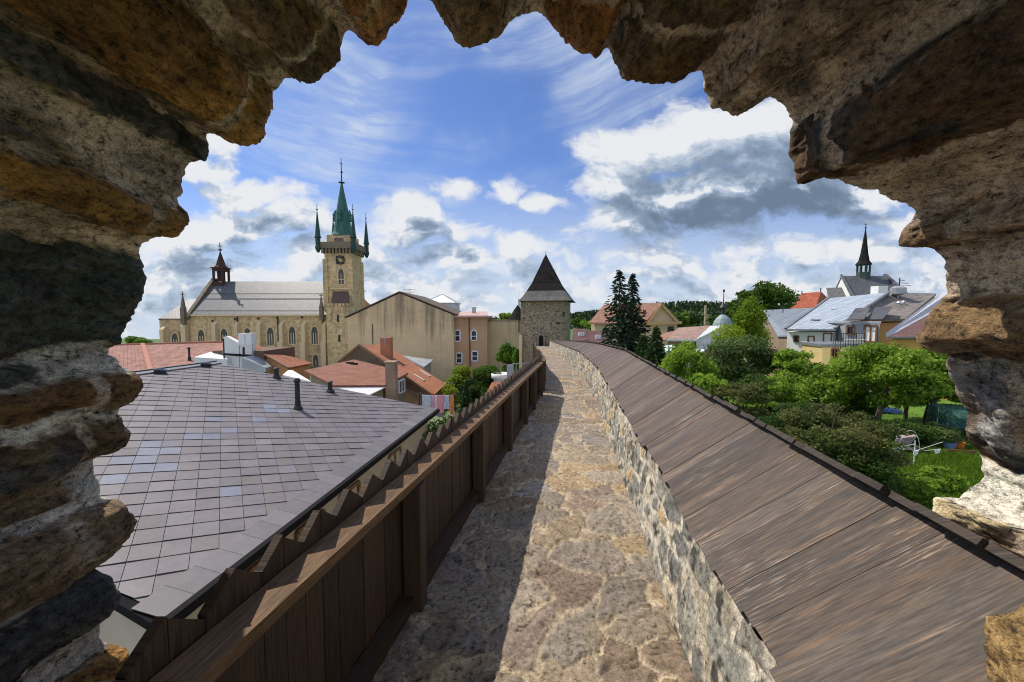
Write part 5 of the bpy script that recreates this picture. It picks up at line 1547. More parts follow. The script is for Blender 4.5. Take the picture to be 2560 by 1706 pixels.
def build_grey_leanto():
    t = thing('grey_lean_to', 'grey sheet lean-to roof against the stained gable wall', 'shed', (-10, 46, -9))
    P = lambda x, y, Y: W(*zC(x, y), Y)
    pts = [P(700, 985, 48), P(885, 1082, 44), P(968, 1022, 48), P(760, 1000, 52)]
    mb = MB(); mb.slab(pts, .15); mb.build('roof', m_zinc, t)
    body_under(t, pts, -9.6, M('grey_shed_wall', [(.3, .26, .2), (.38, .33, .26)], 1), gap=.2, inset=.3)
build_grey_leanto()

# ================================================================ laundry and the small garden on the town side
def build_laundry():
    Y = 24.0
    P = lambda x, y, Y_=Y: W(*zC(x, y), Y_)
    zt = P(0, 1325).z; xs = (845, 1165)
    t = thing('washing_line', 'washing line on two thin posts in the yard beyond the mauve roof', 'washing line', (P(1000, 0).x, Y, GROUND_L))
    mb = MB()
    for x in (846, 1152):
        p = P(x, 1325); mb.tube([(p.x, Y, GROUND_L - .1), (p.x, Y, zt + .15)], .03, 6); mb.bar((p.x - .05, Y - .45, zt + .1), (p.x + .05, Y + .45, zt + .1), .05)
    mb.build('post', m_iron, t)
    ln = MB(); ln.tube([(P(846, 0).x, Y, zt + .03), (P(1000, 0).x, Y, zt - .03), (P(1152, 0).x, Y, zt + .03)], .008, 5); ln.build('line', m_whiteframe, t)
    rs = np.random.default_rng(4)
    for (a, b, y1, col, lab, w) in ((852, 928, 1425, (.55, .60, .70), 'pale blue grey sheet hanging at the left end of the washing line', 'sheet'),
                            (934, 962, 1440, (.72, .42, .55), 'lilac pink towel next to the pale sheet on the washing line', 'towel'),
                            (964, 985, 1440, (.78, .72, .70), 'cream towel between the two pink cloths on the washing line', 'towel'),
                            (988, 1040, 1480, (.78, .33, .40), 'large rose pink cloth hanging lowest on the washing line', 'cloth'),
                            (1046, 1088, 1445, (.52, .56, .76), 'light blue towel beside the orange cloth on the washing line', 'towel'),
                            (1092, 1130, 1490, (.66, .27, .10), 'orange cloth at the right end of the washing line', 'cloth')):
        xa, xb = P(a, 0).x, P(b, 0).x; zb = P(0, y1).z
        nx, nz = 14, 16
        U, V = np.meshgrid(np.linspace(0, 1, nx), np.linspace(0, 1, nz))
        ph = rs.random() * 6
        Xg = xa + (xb - xa) * U; Zg = zt + .01 + (zb - zt) * V
        Yg = Y + .05 * np.sin(U * 9 + ph) * V + .03 * fbm(U * 3, V * 3, ph, 2, 3)
        for k, dy in ((0, 0),):
            A = np.stack([Xg, Yg, Zg], -1).reshape(-1, 3)
        o = np_mesh(w, A, grid_faces(nz, nx), M(w + '_cotton', [tuple(c * .93 for c in col), col], 6, bmp=.1, rough=.9))
        s = o.modifiers.new('cloth', 'SOLIDIFY'); s.thickness = .008
        tag(o, lab, w, 'washing on the line')
build_laundry()
GREENS = dict(lime=((.16, .24, .02), (.34, .40, .05)), mid=((.045, .095, .015), (.12, .20, .03)), dark=((.025, .05, .014), (.06, .105, .028)), bright=((.07, .16, .02), (.19, .32, .04)))
def shrub_at(name, label, px, py, Y, rx, rz_, n, size, key, seed, ry=None, lobes=9, cat='shrub', trunk=.05, g=None, **kw):
    c = W(px, py, Y); s = Y / FPX
    if cat == 'shrub' and 'extra' not in kw:
        r0 = np.random.default_rng(seed + 500); zb = gz(c.x, Y) if g is None else g
        kw['extra'] = [(c.x + r0.normal() * rx * s * .42, Y + r0.normal() * rx * s * .35, zb + (c.z - zb) * f, rx * s * .55, rx * s * .5, (c.z - zb) * .22 + .1) for f in (.15, .15, .4, .4, .65)]
        n = int(n * 1.4); lobes = int(lobes * 1.3)
        kw.setdefault('spread', .85)
    return tree(name, label, cat, (c.x, Y, c.z), (rx * s, (ry or rx) * s, rz_ * s), gz(c.x, Y) if g is None else g, n, size, *GREENS[key], lobes=lobes, seed=seed, trunk=trunk, **kw)
shrub_at('garden_shrub', 'yellow green bushy shrub in the small walled garden', *zC(1195, 1165), 33, 42, 38, 9000, .085, 'lime', 21, spread=.6, lob=.5)
shrub_at('garden_shrub', 'round mid green shrub right of the yellow green one', *zC(1395, 1165), 34, 42, 38, 9000, .085, 'mid', 22, spread=.6, lob=.5)
shrub_at('garden_shrub', 'small round lime shrub beside the orange brown roof', *zC(1110, 1285), 30, 22, 20, 3600, .075, 'lime', 23, spread=.6, lob=.5)
shrub_at('garden_shrub', 'dark shrub at the foot of the yellow green one', *zC(1290, 1260), 31, 34, 24, 5000, .08, 'dark', 24)
shrub_at('garden_shrub', 'small pale green shrub left of the orange garden shed', *zC(1395, 1300), 28, 13, 14, 1800, .07, 'mid', 25)
conifer('dwarf_conifer', 'dwarf dark conifer near the washing line', (W(*zC(1245, 1380), 25.5).x, 25.5, -7.0), 2.9, .75, 30, 26, (.02, .045, .014), (.05, .09, .03), .10, cat='shrub')
shrub_at('climbing_shrub', 'tall bright shrub against the annex wall', *zC(1600, 1010), 44, 27, 40, 6000, .10, 'bright', 27)
shrub_at('climbing_shrub', 'tall bright shrub touching the foot of the wall tower', *zC(1715, 990), 42, 18, 40, 5200, .10, 'bright', 28)
def build_hedge():
    c0, c1 = W(1072, 1085, 16.0), W(1135, 1085, 17.5)
    rs = np.random.default_rng(31); t = thing('hedge', 'clipped dense green hedge just past the corner of the mauve roof', 'hedge', ((c0.x + c1.x) / 2, 16.8, GROUND_L))
    L = [(c0.x + (c1.x - c0.x) * f, 16 + 1.5 * f, c0.z - d, .45, .45, .45) for f in np.linspace(-.6, 1.3, 9) for d in (0, .6, 1.2)]
    quads_mesh('leaves', *leaf_cloud(rs, L, 9000, .06, (.035, .09, .01), (.10, .19, .025), .7), m_leaf, t)
    mb = MB(); mb.box(((c0.x + c1.x) / 2, 16.8, (c0.z - .3 + GROUND_L) / 2), (2.6, .4, c0.z - .3 - GROUND_L)); mb.build('branches', m_bark, t)
build_hedge()
def build_left_bits():
    P = lambda x, y, Y: W(*zC(x, y), Y)
    c = P(1515, 1275, 26); t = thing('garden_shed', 'little garden shed with an orange tiled roof behind the fence', 'shed', (c.x, 26.8, -7))
    EL, ER = P(1435, 1290, 26), P(1545, 1300, 26); RL, RR = P(1475, 1212, 27.2), P(1590, 1215, 27.2)
    gable_house(t, EL, ER, RL, RR, -7.1, M('shed_boards', [(.33, .13, .06), (.40, .17, .08)], 4), m_tile_red, .08, .06)
    c = P(1550, 1150, 33); t = thing('white_garden_pool', 'round white paddling pool in the small walled garden', 'pool', (c.x, 33, -7))
    mb = MB(); mb.lathe((c.x, 33, c.z - .45), [(.75, .1), (.9, .2), (.9, .55), (.8, .58), (.75, .35), (.02, .3)], 20); mb.build('rim', m_white, t, smooth=True)
    mb = MB(); mb.lathe((c.x, 33, c.z - .1), [(.76, 0), (.76, .06)], 20); mb.build('water', M('pool_water', [(.35, .45, .46), (.42, .52, .52)], 2, rough=.1), t)
    mb = MB(); mb.lathe((c.x, 33, gz(c.x, 33)), [(.7, 0), (.7, c.z - .36 - gz(c.x, 33))], 16); mb.build('base', m_white, t)
    t = thing('terrace_railing', 'pale metal railing with a grey blue screen panel behind the fence', 'railing', (P(1700, 1150, 30).x, 30, -7))
    zt, zb = P(1650, 1050, 30).z, P(1650, 1190, 30).z
    mb = MB(); mb.bar(P(1640, 1055, 30), P(1850, 1048, 30), .05)
    mb.build('top_rail', m_zinc, t)
    for k in range(8):
        x = P(1648 + k * 27, 1050, 30).x; mb = MB(); mb.bar((x, 30, zb - .6), (x, 30, zt - .03), .035); mb.build('baluster', m_zinc, t)
    mb = MB(); a, b = P(1592, 1062, 30), P(1648, 1062, 30); mb.box(((a.x + b.x) / 2, 29.9, (a.z + zb) / 2 - .3), (b.x - a.x, .08, a.z - zb + .6)); mb.build('screen_panel', M('grey_blue_panel', [(.34, .39, .44), (.42, .47, .52)], 3), t)
    mb = MB(); a, b = P(1590, 1200, 30), P(1880, 1200, 30); mb.box(((a.x + b.x) / 2, 31, (zb - .6 + GROUND_L) / 2), (b.x - a.x, 2.4, zb - .6 - GROUND_L)); mb.build('terrace_block', m_tan, t)
build_left_bits()
for i, (px, py, Y, rx, rz_, key, lab) in enumerate(((345, 858, 190, 30, 20, 'bright', 'bright green tree left of the church choir'), (400, 872, 210, 28, 16, 'mid', 'dull green tree next to the church choir wall'))):
    shrub_at('broad_tree', lab, px, py, Y, rx, rz_, 2600, .55, key, 40 + i, cat='tree', trunk=.3, lobes=14)
# ================================================================ right side: roofs beyond the gardens
def hexv(mb, pts, t, m=0):
    pts = [Vector(p) for p in pts]; d = Vector((0, 0, t)); mb.hexa([p - d for p in pts], pts, m)
E = lambda x, y, Y: W(*zE(x, y), Y)
D = lambda x, y, Y: W(*zD(x, y), Y)
def build_white_house():
    t = thing('white_house', 'white house under a pale grey standing seam metal roof beyond the gardens', 'house', (30, 40, -8))
    EL, ER, RL, RR = E(428, 1168, 40), E(935, 1168, 36.3), E(872, 850, 47), E(1500, 790, 41)
    mr = MB(); hexv(mr, [EL, ER, RR, RL], .16)
    bk = Vector((5, 7, -3)); hexv(mr, [RL, RR, RR + bk, RL + bk], .16)
    mr.build('roof', M_rows('blue_grey_metal', (.33, .38, .43), (.40, .45, .50), (.16, .19, .22), .55, 30, var=(.8, 1.15), jw=.035, rough=.4, spec=.5, offset=0), t)
    f = MB(); f.bar(EL - Vector((.1, .15, .1)), ER - Vector((.0, .15, .1)), .14, .14); f.bar(EL + Vector((0, 0, .06)), RL + Vector((0, 0, .06)), .22, .12); f.bar(ER + Vector((0, 0, .06)), RR + Vector((0, 0, .06)), .22, .12); f.build('gutter', m_lead, t)
    body_under(t, [EL, ER, RR + bk, RL + bk], -9.5, m_white, gap=.3, inset=.35)
    n = (ER - EL).cross(Vector((0, 0, 1))).normalized(); p0 = EL + Vector((.25, .25, 0))
    for (a, b, c, d) in ((516, 1238, 565, 1300), (664, 1242, 725, 1302), (822, 1212, 905, 1302)):
        window(t, p0 - n * 0.02, n, (*zE(a, b), *zE(c, d)), m_brownwood, m_glass, nx=1, fw=.10)
    pn = (ER - EL).cross(RL - EL).normalized()
    for (x, y, w, h) in ((975, 978, .9, .5), (755, 1085, .7, .35)):
        p = onplane(*zE(x, y), EL, pn); s = MB(); s.box(p + Vector((0, 0, .08)), (w, .8, .14), .3); s.build('roof_window', m_iron, t)
    c = E(1392, 780, 46); b = MB(); b.box((c.x, 46, c.z - .6), (1.05, 1.0, 2.4)); b.build('chimney', m_white, t)
build_white_house()
def build_terrace_house():
    t = thing('dormer_house', 'house with a brown grey roof, big grey dormer and railed roof terrace', 'house', (36, 38, -8))
    pts = [E(1050, 1085, 37), E(1660, 1065, 36), E(1985, 800, 42), E(1500, 792, 42)]
    mr = MB(); hexv(mr, pts, .18); mr.build('roof', M_rows('brown_grey_felt', (.19, .165, .15), (.24, .21, .19), (.12, .105, .095), .6, .25, var=(.8, 1.2)), t)
    body_under(t, pts, -9.5, m_tan, gap=.3, inset=.3)
    Yd = 35.5; P = lambda x, y: E(x, y, Yd - 2.4 * (x - 1040) / 362)
    d = MB(); q = [P(1040, 1320), P(1402, 1320), P(1402, 1095), P(1040, 1095)]; d.hexa(q, [p + Vector((1.2, 3.5, 0)) for p in q]); d.build('dormer', M('grey_dormer_cladding', [(.27, .30, .33), (.34, .37, .40)], 2), t)
    a, b2 = P(1025, 1090), P(1415, 1088); bk = Vector((.6, 2.6, 0))
    r = MB(); hexv(r, [a, b2, b2 + bk, a + bk], .18); r.build('dormer_roof', m_zinc, t)
    for q in ([(1062, 1072), (1240, 1062), (1302, 946), (1150, 952)], [(1246, 1070), (1432, 1062), (1528, 936), (1362, 942)]):
        g = MB(); hexv(g, [E(*q[0], 35.0), E(*q[1], 33.8), E(*q[2], 37.2), E(*q[3], 38.0)], .08); g.build('glass_canopy', M('dark_canopy_glass', [(.06, .055, .05), (.12, .11, .10)], .6, rough=.35, bmp=0, spec=.25), t)
    p0 = P(1040, 1200); n = (P(1402, 1200) - p0).cross(Vector((0, 0, 1))).normalized()
    window(t, p0, n, (*zE(1066, 1130), *zE(1137, 1222)), m_brownwood, m_glass, fw=.12)
    window(t, p0, n, (*zE(1242, 1130), *zE(1366, 1300)), m_brownwood, m_white, nx=2, fw=.14)['label'] = 'brown framed terrace door'
    Yt = 33.5; T = lambda x, y: E(x, y, Yt - 2.6 * (x - 808) / 430); n2 = (T(1238, 1400) - T(808, 1400)).cross(Vector((0, 0, 1))).normalized()
    y = MB(); q = [T(808, 1560), T(1238, 1560), T(1238, 1326), T(808, 1330)]; y.hexa(q, [p + Vector((.6, 3.2, 0)) for p in q]); y.build('yellow_extension', M('yellow_render', [(.62, .44, .20), (.70, .51, .25)], 1), t)
    c = MB(); hexv(c, [T(795, 1326), T(1250, 1322), T(1250, 1322) + Vector((.6, 3.4, 0)), T(795, 1326) + Vector((.6, 3.4, 0))], .22); c.build('terrace_slab', m_lead, t)
    window(t, T(808, 1400), n2, (*zE(906, 1370), *zE(971, 1480)), m_brownwood, m_glass, nx=2, fw=.12)
    window(t, T(808, 1400), n2, (*zE(1076, 1380), *zE(1172, 1480)), m_brownwood, m_glass, nx=2, fw=.12)
    rl = MB(); a, b = T(925, 1215), T(1245, 1212); rl.bar(a, b, .045); rl.bar(a - Vector((0, 0, .45)), b - Vector((0, 0, .45)), .03)
    zb = T(0, 1320).z
    for k in range(13): p = a.lerp(b, k / 12); rl.bar((p.x, p.y, zb), p, .028)
    rl.build('terrace_railing', m_iron, t)
    tb = MB()
    for x in (1110, 1190):
        p = E(x, 1240, 33.4); tb.lathe((p.x, p.y, zb), [(.25, 0), (.04, .05), (.04, .62), (.42, .68), (.42, .72)], 10)
    tb.build('terrace_table', m_white, t)
    s = MB(); p = E(1590, 795, 41); s.lathe((p.x, 41, p.z - .8), [(.06, 0), (.06, .5), (.62, .7), (.66, 1.3), (.30, 1.5)], 12); s.build('satellite_dish', m_zinc, t)
    a = MB(); p = E(1605, 690, 41); a.tube([(p.x, 41, p.z - 3.6), (p.x, 41, E(0, 640, 41).z)], .05, 6)
    for k, w in ((660, .5), (690, .9), (712, 1.2)): a.bar((p.x - w * .4, 41, E(0, k, 41).z), (p.x + w, 41, E(0, k + 8, 41).z), .04)
    a.build('aerial', m_iron, t)
    for x, y_ in ((1595, 925), (1645, 918)):
        p = E(x, y_, 39.6); v = MB(); v.lathe((p.x, p.y, p.z - .3), [(.16, 0), (.16, .5), (.22, .55), (.1, .7)], 8); v.build('roof_vent', m_zinc, t)
build_terrace_house()
def build_right_house():
    t = thing('pink_roof_house', 'orange walled house with a dull pink roof and pale verge beside the right jamb', 'house', (33, 31, -8))
    g = MB(); hexv(g, [E(1462, 1212, 30), E(1495, 1242, 30), E(1905, 1022, 33), E(2300, 800, 36), E(2300, 650, 38), E(2038, 796, 36.5)], .2); g.build('verge_flashing', M('pale_metal_verge', [(.42, .42, .43), (.52, .52, .53)], 1, rough=.4), t)
    pts = [E(1500, 1246, 29.9), E(2250, 1240, 27), E(2300, 850, 34), E(1905, 1030, 33)]
    m = MB(); hexv(m, pts, .15); m.build('roof', m_tile_pink, t)
    body_under(t, pts, -9, M('orange_render', [(.62, .33, .09), (.70, .40, .13)], 1), gap=.22, inset=.25)
    b = MB(); b.bar(E(1498, 1256, 29.8), E(2250, 1252, 26.9), .14, .14); b.build('gutter', m_lead, t)
build_right_house()
def build_right_church():
    EL, ER, RL, RR = E(1132, 860, 108), E(1640, 830, 108), E(1010, 620, 118), E(1447, 596, 118)
    RR.z = RL.z
    t = thing('white_church', 'white gabled church with a dark slate roof and needle ridge spire', 'church', ((EL.x + ER.x) / 2, 118, -12))
    gable_house(t, EL, ER, RL, RR, -12, m_white, M_rows('dark_slate', (.085, .09, .095), (.12, .125, .13), (.05, .05, .055), .4, .3, var=(.7, 1.3), rough=.5), .2, .35)
    c = MB(); c.bar(RR + Vector((.2, 0, .3)), ER + Vector((.6, -.3, .5)), .8, .7); c.build('gable_coping', m_slate, t)
    c = MB(); c.bar(RL + Vector((-.2, 0, .25)), EL + Vector((-.2, -.3, .35)), .5, .5); c.build('gable_coping', m_slate, t)
    p = E(1230, 600, 118); z0, z1, z2 = RL.z - 2.2, E(0, 505, 118).z, E(0, 135, 118).z
    b = MB(); b.lathe((p.x, 118, 0), [(2.1, z0 - 1), (1.75, z0 + 1.6), (1.7, z1 - 2.2)], 8, math.pi / 8)
    for k in range(8):
        a = math.pi / 8 + k * math.pi / 4; b.bar((p.x + 1.5 * math.cos(a), 118 + 1.5 * math.sin(a), z1 - 2.3), (p.x + 1.5 * math.cos(a), 118 + 1.5 * math.sin(a), z1), .34)
    b.lathe((p.x, 118, z1 - .1), [(1.9, 0), (1.9, .2)], 8, math.pi / 8)
    tu = b.build('ridge_turret', M('green_black_copper', [(.04, .065, .055), (.07, .10, .085)], 2), t)
    s = MB(); s.lathe((p.x, 118, z1), [(2.1, 0), (1.35, 1.1), (.95, 3.2), (.10, z2 - z1)], 8, math.pi / 8); x = p.x; s.tube([(x, 118, z2 - .3), (x, 118, z2 + 1.6)], .08, 5); s.lathe((x, 118, z2 + .1), [(.1, 0), (.3, .25), (.1, .5)], 6); s.bar((x - .4, 118, z2 + 1.2), (x + .4, 118, z2 + 1.2), .1); s.build('spirelet', m_shingle, tu)
build_right_church()
def roofed(name, label, quads, mat, wm, zg, cat='house', t=None, gap=.25):
    P0 = quads[0]; t = thing(name, label, cat, (sum(p.x for p in P0) / len(P0), sum(p.y for p in P0) / len(P0), zg))
    m = MB()
    for q in quads: hexv(m, q, .18)
    m.build('roof', mat, t)
    body_under(t, P0, zg, wm, gap=gap, inset=.3)
    return t
m_bluegrey = M_rows('blue_grey_sheet', (.19, .215, .24), (.23, .255, .28), (.12, .14, .16), .6, 20, var=(.8, 1.2), rough=.45, spec=.5)
roofed('grey_hall', 'plain dark grey gabled roof between the red roof and the white church', [[E(880, 860, 96), E(1066, 856, 96), E(1008, 738, 102), E(848, 742, 102)]], M_rows('grey_slate', (.13, .125, .12), (.17, .165, .155), (.09, .09, .085), .4, .3), m_tan, -11)
rh = roofed('red_hipped_house', 'hipped bright red tiled roof in front of the grey hall', [[E(468, 975, 82), E(732, 965, 80), E(795, 780, 87), E(592, 800, 88)], [E(732, 965, 80), E(880, 866, 88), E(795, 780, 87)]], M_rows('rusty_red_sheet', (.40, .105, .045), (.34, .09, .045), (.2, .07, .04), .5, .3, var=(.6, 1.4)), m_tan, -10)
for x, y, h in ((597, 800, 28), (790, 780, 38)):
    p = E(x, y, 87.5); f = MB(); f.tube([p - Vector((0, 0, .3)), (p.x, p.y, E(0, y - h, 87.5).z)], .10, 5); f.build('roof_finial', m_iron, rh)
bg = roofed('blue_grey_house', 'long blue grey sheet metal roof left of the white house', [[E(195, 972, 64), E(345, 1235, 48), E(445, 1235, 46), E(720, 948, 62)]], m_bluegrey, M('brown_wall', [(.25, .17, .12), (.32, .23, .16)], 1), -9.5)
p = E(402, 985, 60); f = MB(); f.tube([p - Vector((0, 0, .8)), (p.x, p.y, E(0, 920, 60).z)], .06, 5); f.build('aerial', m_iron, bg)
for x, y in ((612, 970), (398, 1115)):
    p = E(x, y, 62 if x > 500 else 55); s = MB(); s.box(p, (1.1, .9, .25)); s.build('roof_window', m_zinc, bg)

def build_cream_house():
    Yf = 85
    t = thing('cream_gable_house', 'cream gabled house with a brown red roof behind the two spruces', 'house', (D(1050, 0, Yf).x, Yf + 6, -10))
    A, L_, R_ = D(1040, 578, Yf), D(892, 778, Yf), D(1212, 768, Yf)
    bk = Vector((-9, 14, 0))
    mb = MB(); q = [Vector((L_.x, Yf, -10)), Vector((R_.x, Yf, -10)), R_, A, L_]
    mb.hexa(q, [p + bk for p in q]); mb.build('wall', M('cream_render', [(.56, .43, .26), (.63, .50, .32)], 1), t)
    r = MB(); u = Vector((0, -.5, .25)); hexv(r, [L_ + u + Vector((-.6, 0, -.3)), A + u, A + u + bk, L_ + u + bk + Vector((-.6, 0, -.3))], .35); hexv(r, [A + u, R_ + u + Vector((.6, 0, -.3)), R_ + u + bk + Vector((.6, 0, -.3)), A + u + bk], .35); r.build('roof', m_tile_pink2, t)
    c = MB(); c.bar(L_ + Vector((-.7, -.3, -.1)), R_ + Vector((.7, -.3, -.1)), .7, .6); v = Vector((0, -.45, -.15)); c.bar(L_ + v, A + v, .5, .45); c.bar(A + v, R_ + v, .5, .45); c.build('cornice', M('ochre_cornice', [(.52, .33, .15), (.60, .40, .2)], 2), t)
    for x in (885, 925):
        p = D(x, 575, 95); chimney(t, (p.x, 95), 2.0, 1.6, p.z - 5, p.z, m_brick)
    p = D(1140, 850, Yf); w = MB(); w.box((p.x, Yf - .1, p.z), (1.2, .3, 1.6)); w.build('dark_window', m_iron, t)
    lw = MB(); hexv(lw, [D(1000, 975, 70), D(1075, 955, 70), D(1215, 850, 76), D(1060, 880, 80)], .2); lw.build('low_roof', m_tile_pink2, t)
    zr = 100
    P = lambda x, y: D(x, y, zr)
    b = MB(); q = [Vector((P(410, 0).x, zr, -10)), Vector((P(515, 0).x, zr, -10)), P(515, 775), P(468, 615), P(428, 660), P(410, 790)]; b.hexa(q, [p + Vector((0, 3, 0)) for p in q])
    t2 = thing('beige_gabled_block', 'beige gabled building with a long brown roof seen through the spruces', 'building', (P(600, 0).x, zr + 5, -10))
    b.build('gable', m_tan, t2)
    r2 = MB(); hexv(r2, [P(500, 800), D(900, 800, 96), D(900, 608, 104), D(466, 612, 104)], .3); r2.build('roof', m_tile_pink2, t2)
    body_under(t2, [P(500, 800), D(900, 800, 96), D(900, 608, 104), D(466, 612, 104)], -10, m_tan, gap=.5)
m_tile_pink2 = M_rows('brown_red_tiles', (.27, .135, .095), (.32, .165, .12), (.17, .09, .065), .4, .3, var=(.75, 1.25))
build_cream_house()
for lab, ea, eb, ra, rb, Y in (('small purple red roofed house touching the wall tower', (135, 955), (308, 952), (150, 830), (262, 838), 58), ('purple red roofed house half hidden by the spruces', (322, 990), (560, 990), (282, 850), (520, 862), 56)):
    t = thing('small_red_house', lab, 'house', (D(*ea, Y).x + 3, Y + 3, -9)); gable_house(t, D(*ea, Y), D(*eb, Y), D(*ra, Y + 5), D(*rb, Y + 5), -9.5, M('brown_house_wall', [(.2, .13, .09), (.28, .19, .13)], 1), m_tile_pink, .15, .16)
    p = D(220, 895, Y + 2) if Y == 58 else D(400, 920, Y + 2); s = MB(); s.box(p, (.9, .3, .6)); s.build('roof_window', m_white, t)
def build_low_house():
    t = thing('low_tiled_house', 'low house with a faded brown roof and white end wall', 'house', (D(1250, 0, 50).x, 52, -8))
    EL, ER, RL, RR = D(1112, 948, 50), D(1392, 950, 49), D(1236, 822, 56), D(1548, 802, 55)
    gable_house(t, EL, ER, RL, RR, -9, M('worn_brick_wall', [(.34, .20, .13), (.45, .29, .2)], 1.5), M_rows('faded_tiles', (.30, .19, .15), (.36, .24, .19), (.22, .14, .11), .4, .25, var=(.75, 1.25)), .2, .16)
    w = MB(); q = [D(1404, 1060, 48.5), D(1404, 945, 48.5), D(1552, 806, 54), D(1700, 800, 54), D(1640, 1040, 50)]
    w.hexa(q, [p + Vector((.3, .6, 0)) for p in q]); w.build('white_end_wall', m_whitewall, t)
    e = MB(); e.bar(EL - Vector((.2, .3, .05)), ER + Vector((.2, -.3, -.05)), .22, .25); e.build('eave_board', m_whiteframe, t)
m_whitewall = M('pale_blue_white_wall', [(.56, .58, .62), (.64, .66, .69)], 1)
build_low_house()
def build_glass_dome():
    Y = 72; c = D(1680, 800, Y)
    t = thing('dome_turret', 'pale blue green metal dome with a black lantern among the far roofs', 'dome', (c.x, Y, -9))
    mb = MB(); mb.lathe((c.x, Y, 0), [(1.6, -10), (1.6, c.z)], 12); mb.build('drum', m_whitewall, t)
    mb = MB(); mb.lathe((c.x, Y, c.z), [(1.7, 0), (1.6, .4), (1.2, 1.2), (.6, 1.8), (.35, 1.95)], 16); mb.build('dome_roof', M('verdigris_sheet', [(.20, .27, .27), (.28, .35, .35)], 1, rough=.4), t)
    mb = MB(); mb.lathe((c.x, Y, c.z + 1.9), [(.35, 0), (.35, 1.2), (.7, 1.3), (.35, 1.8), (.10, 2.2), (.06, 4.0), (.16, 4.1), (.16, 4.5), (.02, 4.6)], 8); mb.build('lantern', m_iron, t)
build_glass_dome()
def build_mast():
    Y = 130; c = D(1497, 770, Y); t = thing('timber_mast', 'thin tan mast standing before the wooded hill', 'mast', (c.x, Y, gz(c.x, Y)))
    mb = MB(); mb.tube([(c.x, Y, gz(c.x, Y)), (c.x, Y, D(0, 592, Y).z)], [.45, .3], 6); mb.build('pole', m_tan, t)
    mb = MB(); z = D(0, 690, Y).z; mb.bar((c.x - 1.2, Y, z), (c.x + 1.2, Y, z), .25); mb.build('crossbar', m_tan, t)
build_mast()
for lab, q, Y, col in (('pale blue canvas canopy behind the small conifers', [(1050, 1085), (1235, 1050), (1150, 1000), (1085, 1010)], 38, ((.48, .57, .68), (.58, .66, .75))), ('white flat canopy in front of the low brown roofed house', [(1335, 1080), (1480, 1075), (1490, 1048), (1330, 1052)], 38, ((.66, .68, .70), (.74, .76, .78)))):
    P = [D(*q[0], Y), D(*q[1], Y), D(*q[2], Y + 2.5), D(*q[3], Y + 2.5)]
    t = thing('garden_canopy', lab, 'canopy', (P[0].x, Y, gz(P[0].x, Y)))
    m = MB(); hexv(m, P, .10); m.build('canopy_cloth', M('canopy_cloth', list(col), 2), t)
    for p in P:
        m = MB(); m.tube([(p.x, p.y, gz(p.x, p.y)), (p.x, p.y, p.z - .1)], .05, 6); m.build('pole', m_zinc, t)

# ================================================================ trees and gardens on the right
conifer('spruce_tree', 'taller of the two dark spruces right of the wall tower', (W(1546, 900, 45).x, 45, gz(12, 45)), W(1545, 668, 45).z - gz(12, 45), 3.3, 30, 51, (.012, .028, .015), (.034, .064, .032), .30, droop=.30, bare=.10, gap=.62, taper=.80)
conifer('spruce_tree', 'shorter darker spruce on the right of the pair', (W(1578, 900, 46).x, 46, gz(13.7, 46)), W(1578, 681, 46).z - gz(13.7, 46), 3.4, 34, 52, (.009, .022, .012), (.026, .050, .025), .30, droop=.36, bare=.05, gap=.58, taper=.85)
conifer('cypress_tree', 'slim green cypress right of the two spruces', (W(1606, 950, 36).x, 36, gz(12, 36)), W(1606, 838, 36).z - gz(12, 36), .85, 60, 53, (.02, .05, .012), (.06, .11, .022), .12, droop=-.45, bare=.02, taper=.45, gap=.5)
conifer('fir_tree', 'stout olive green fir between the cypress and the bright shrub', (W(1638, 950, 31).x, 31, gz(11, 31)), W(1637, 814, 31).z - gz(11, 31), 1.35, 60, 54, (.018, .042, .012), (.058, .095, .022), .13, droop=.12, bare=.02, taper=.7, gap=.45)
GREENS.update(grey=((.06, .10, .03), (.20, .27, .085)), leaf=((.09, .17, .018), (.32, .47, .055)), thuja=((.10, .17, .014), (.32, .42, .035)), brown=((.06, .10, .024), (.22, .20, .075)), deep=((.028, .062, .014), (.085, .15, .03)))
shrub_at('leafy_bush', 'fresh green bush against the cap roof right of the fir', 1706, 925, 24, 75, 72, 11000, .085, 'leaf', 61, lobes=34, lob=.25, hollow=.15)
shrub_at('round_tree', 'broad round grey green tree in the middle of the gardens', 1845, 905, 29, 105, 86, 18000, .095, 'grey', 62, lobes=50, cat='tree', trunk=.14, lob=.24, hollow=.15)
shrub_at('thuja_tree', 'bright yellow green pointed thuja behind the round grey green tree', 1873, 845, 40, 82, 70, 13000, .12, 'thuja', 63, lobes=10, cat='tree', trunk=.15, extra=[(W(1877, 795, 40).x, 40, W(1877, 795, 40).z, 1.5, 1.5, 1.7), (W(1877, 770, 40).x, 40, W(1877, 770, 40).z, .8, .8, 1.3)])
shrub_at('broad_tree', 'big deciduous tree rising behind the thuja left of the red roof', 1885, 765, 78, 68, 52, 8500, .34, 'mid', 64, lobes=40, cat='tree', trunk=.4, hollow=.15, extra=[(W(1930, 735, 78).x, 78, W(1930, 735, 78).z, 3.0, 3, 2.2), (W(1908, 722, 78).x, 78, W(1908, 722, 78).z, 1.8, 2, 1.5), (W(1968, 745, 78).x, 78, W(1968, 745, 78).z, 2.0, 2, 1.9)], lob=.22)
shrub_at('leafy_tree', 'bright green tree hiding the foot of the white house', 1990, 916, 26, 84, 60, 10000, .085, 'leaf', 65, lobes=34, cat='tree', trunk=.08, lob=.25, hollow=.15)
shrub_at('leafy_tree', 'wide bright green tree below the yellow house extension', 2050, 960, 23, 118, 72, 16000, .085, 'leaf', 66, lobes=48, cat='tree', trunk=.09, lob=.21, hollow=.15)
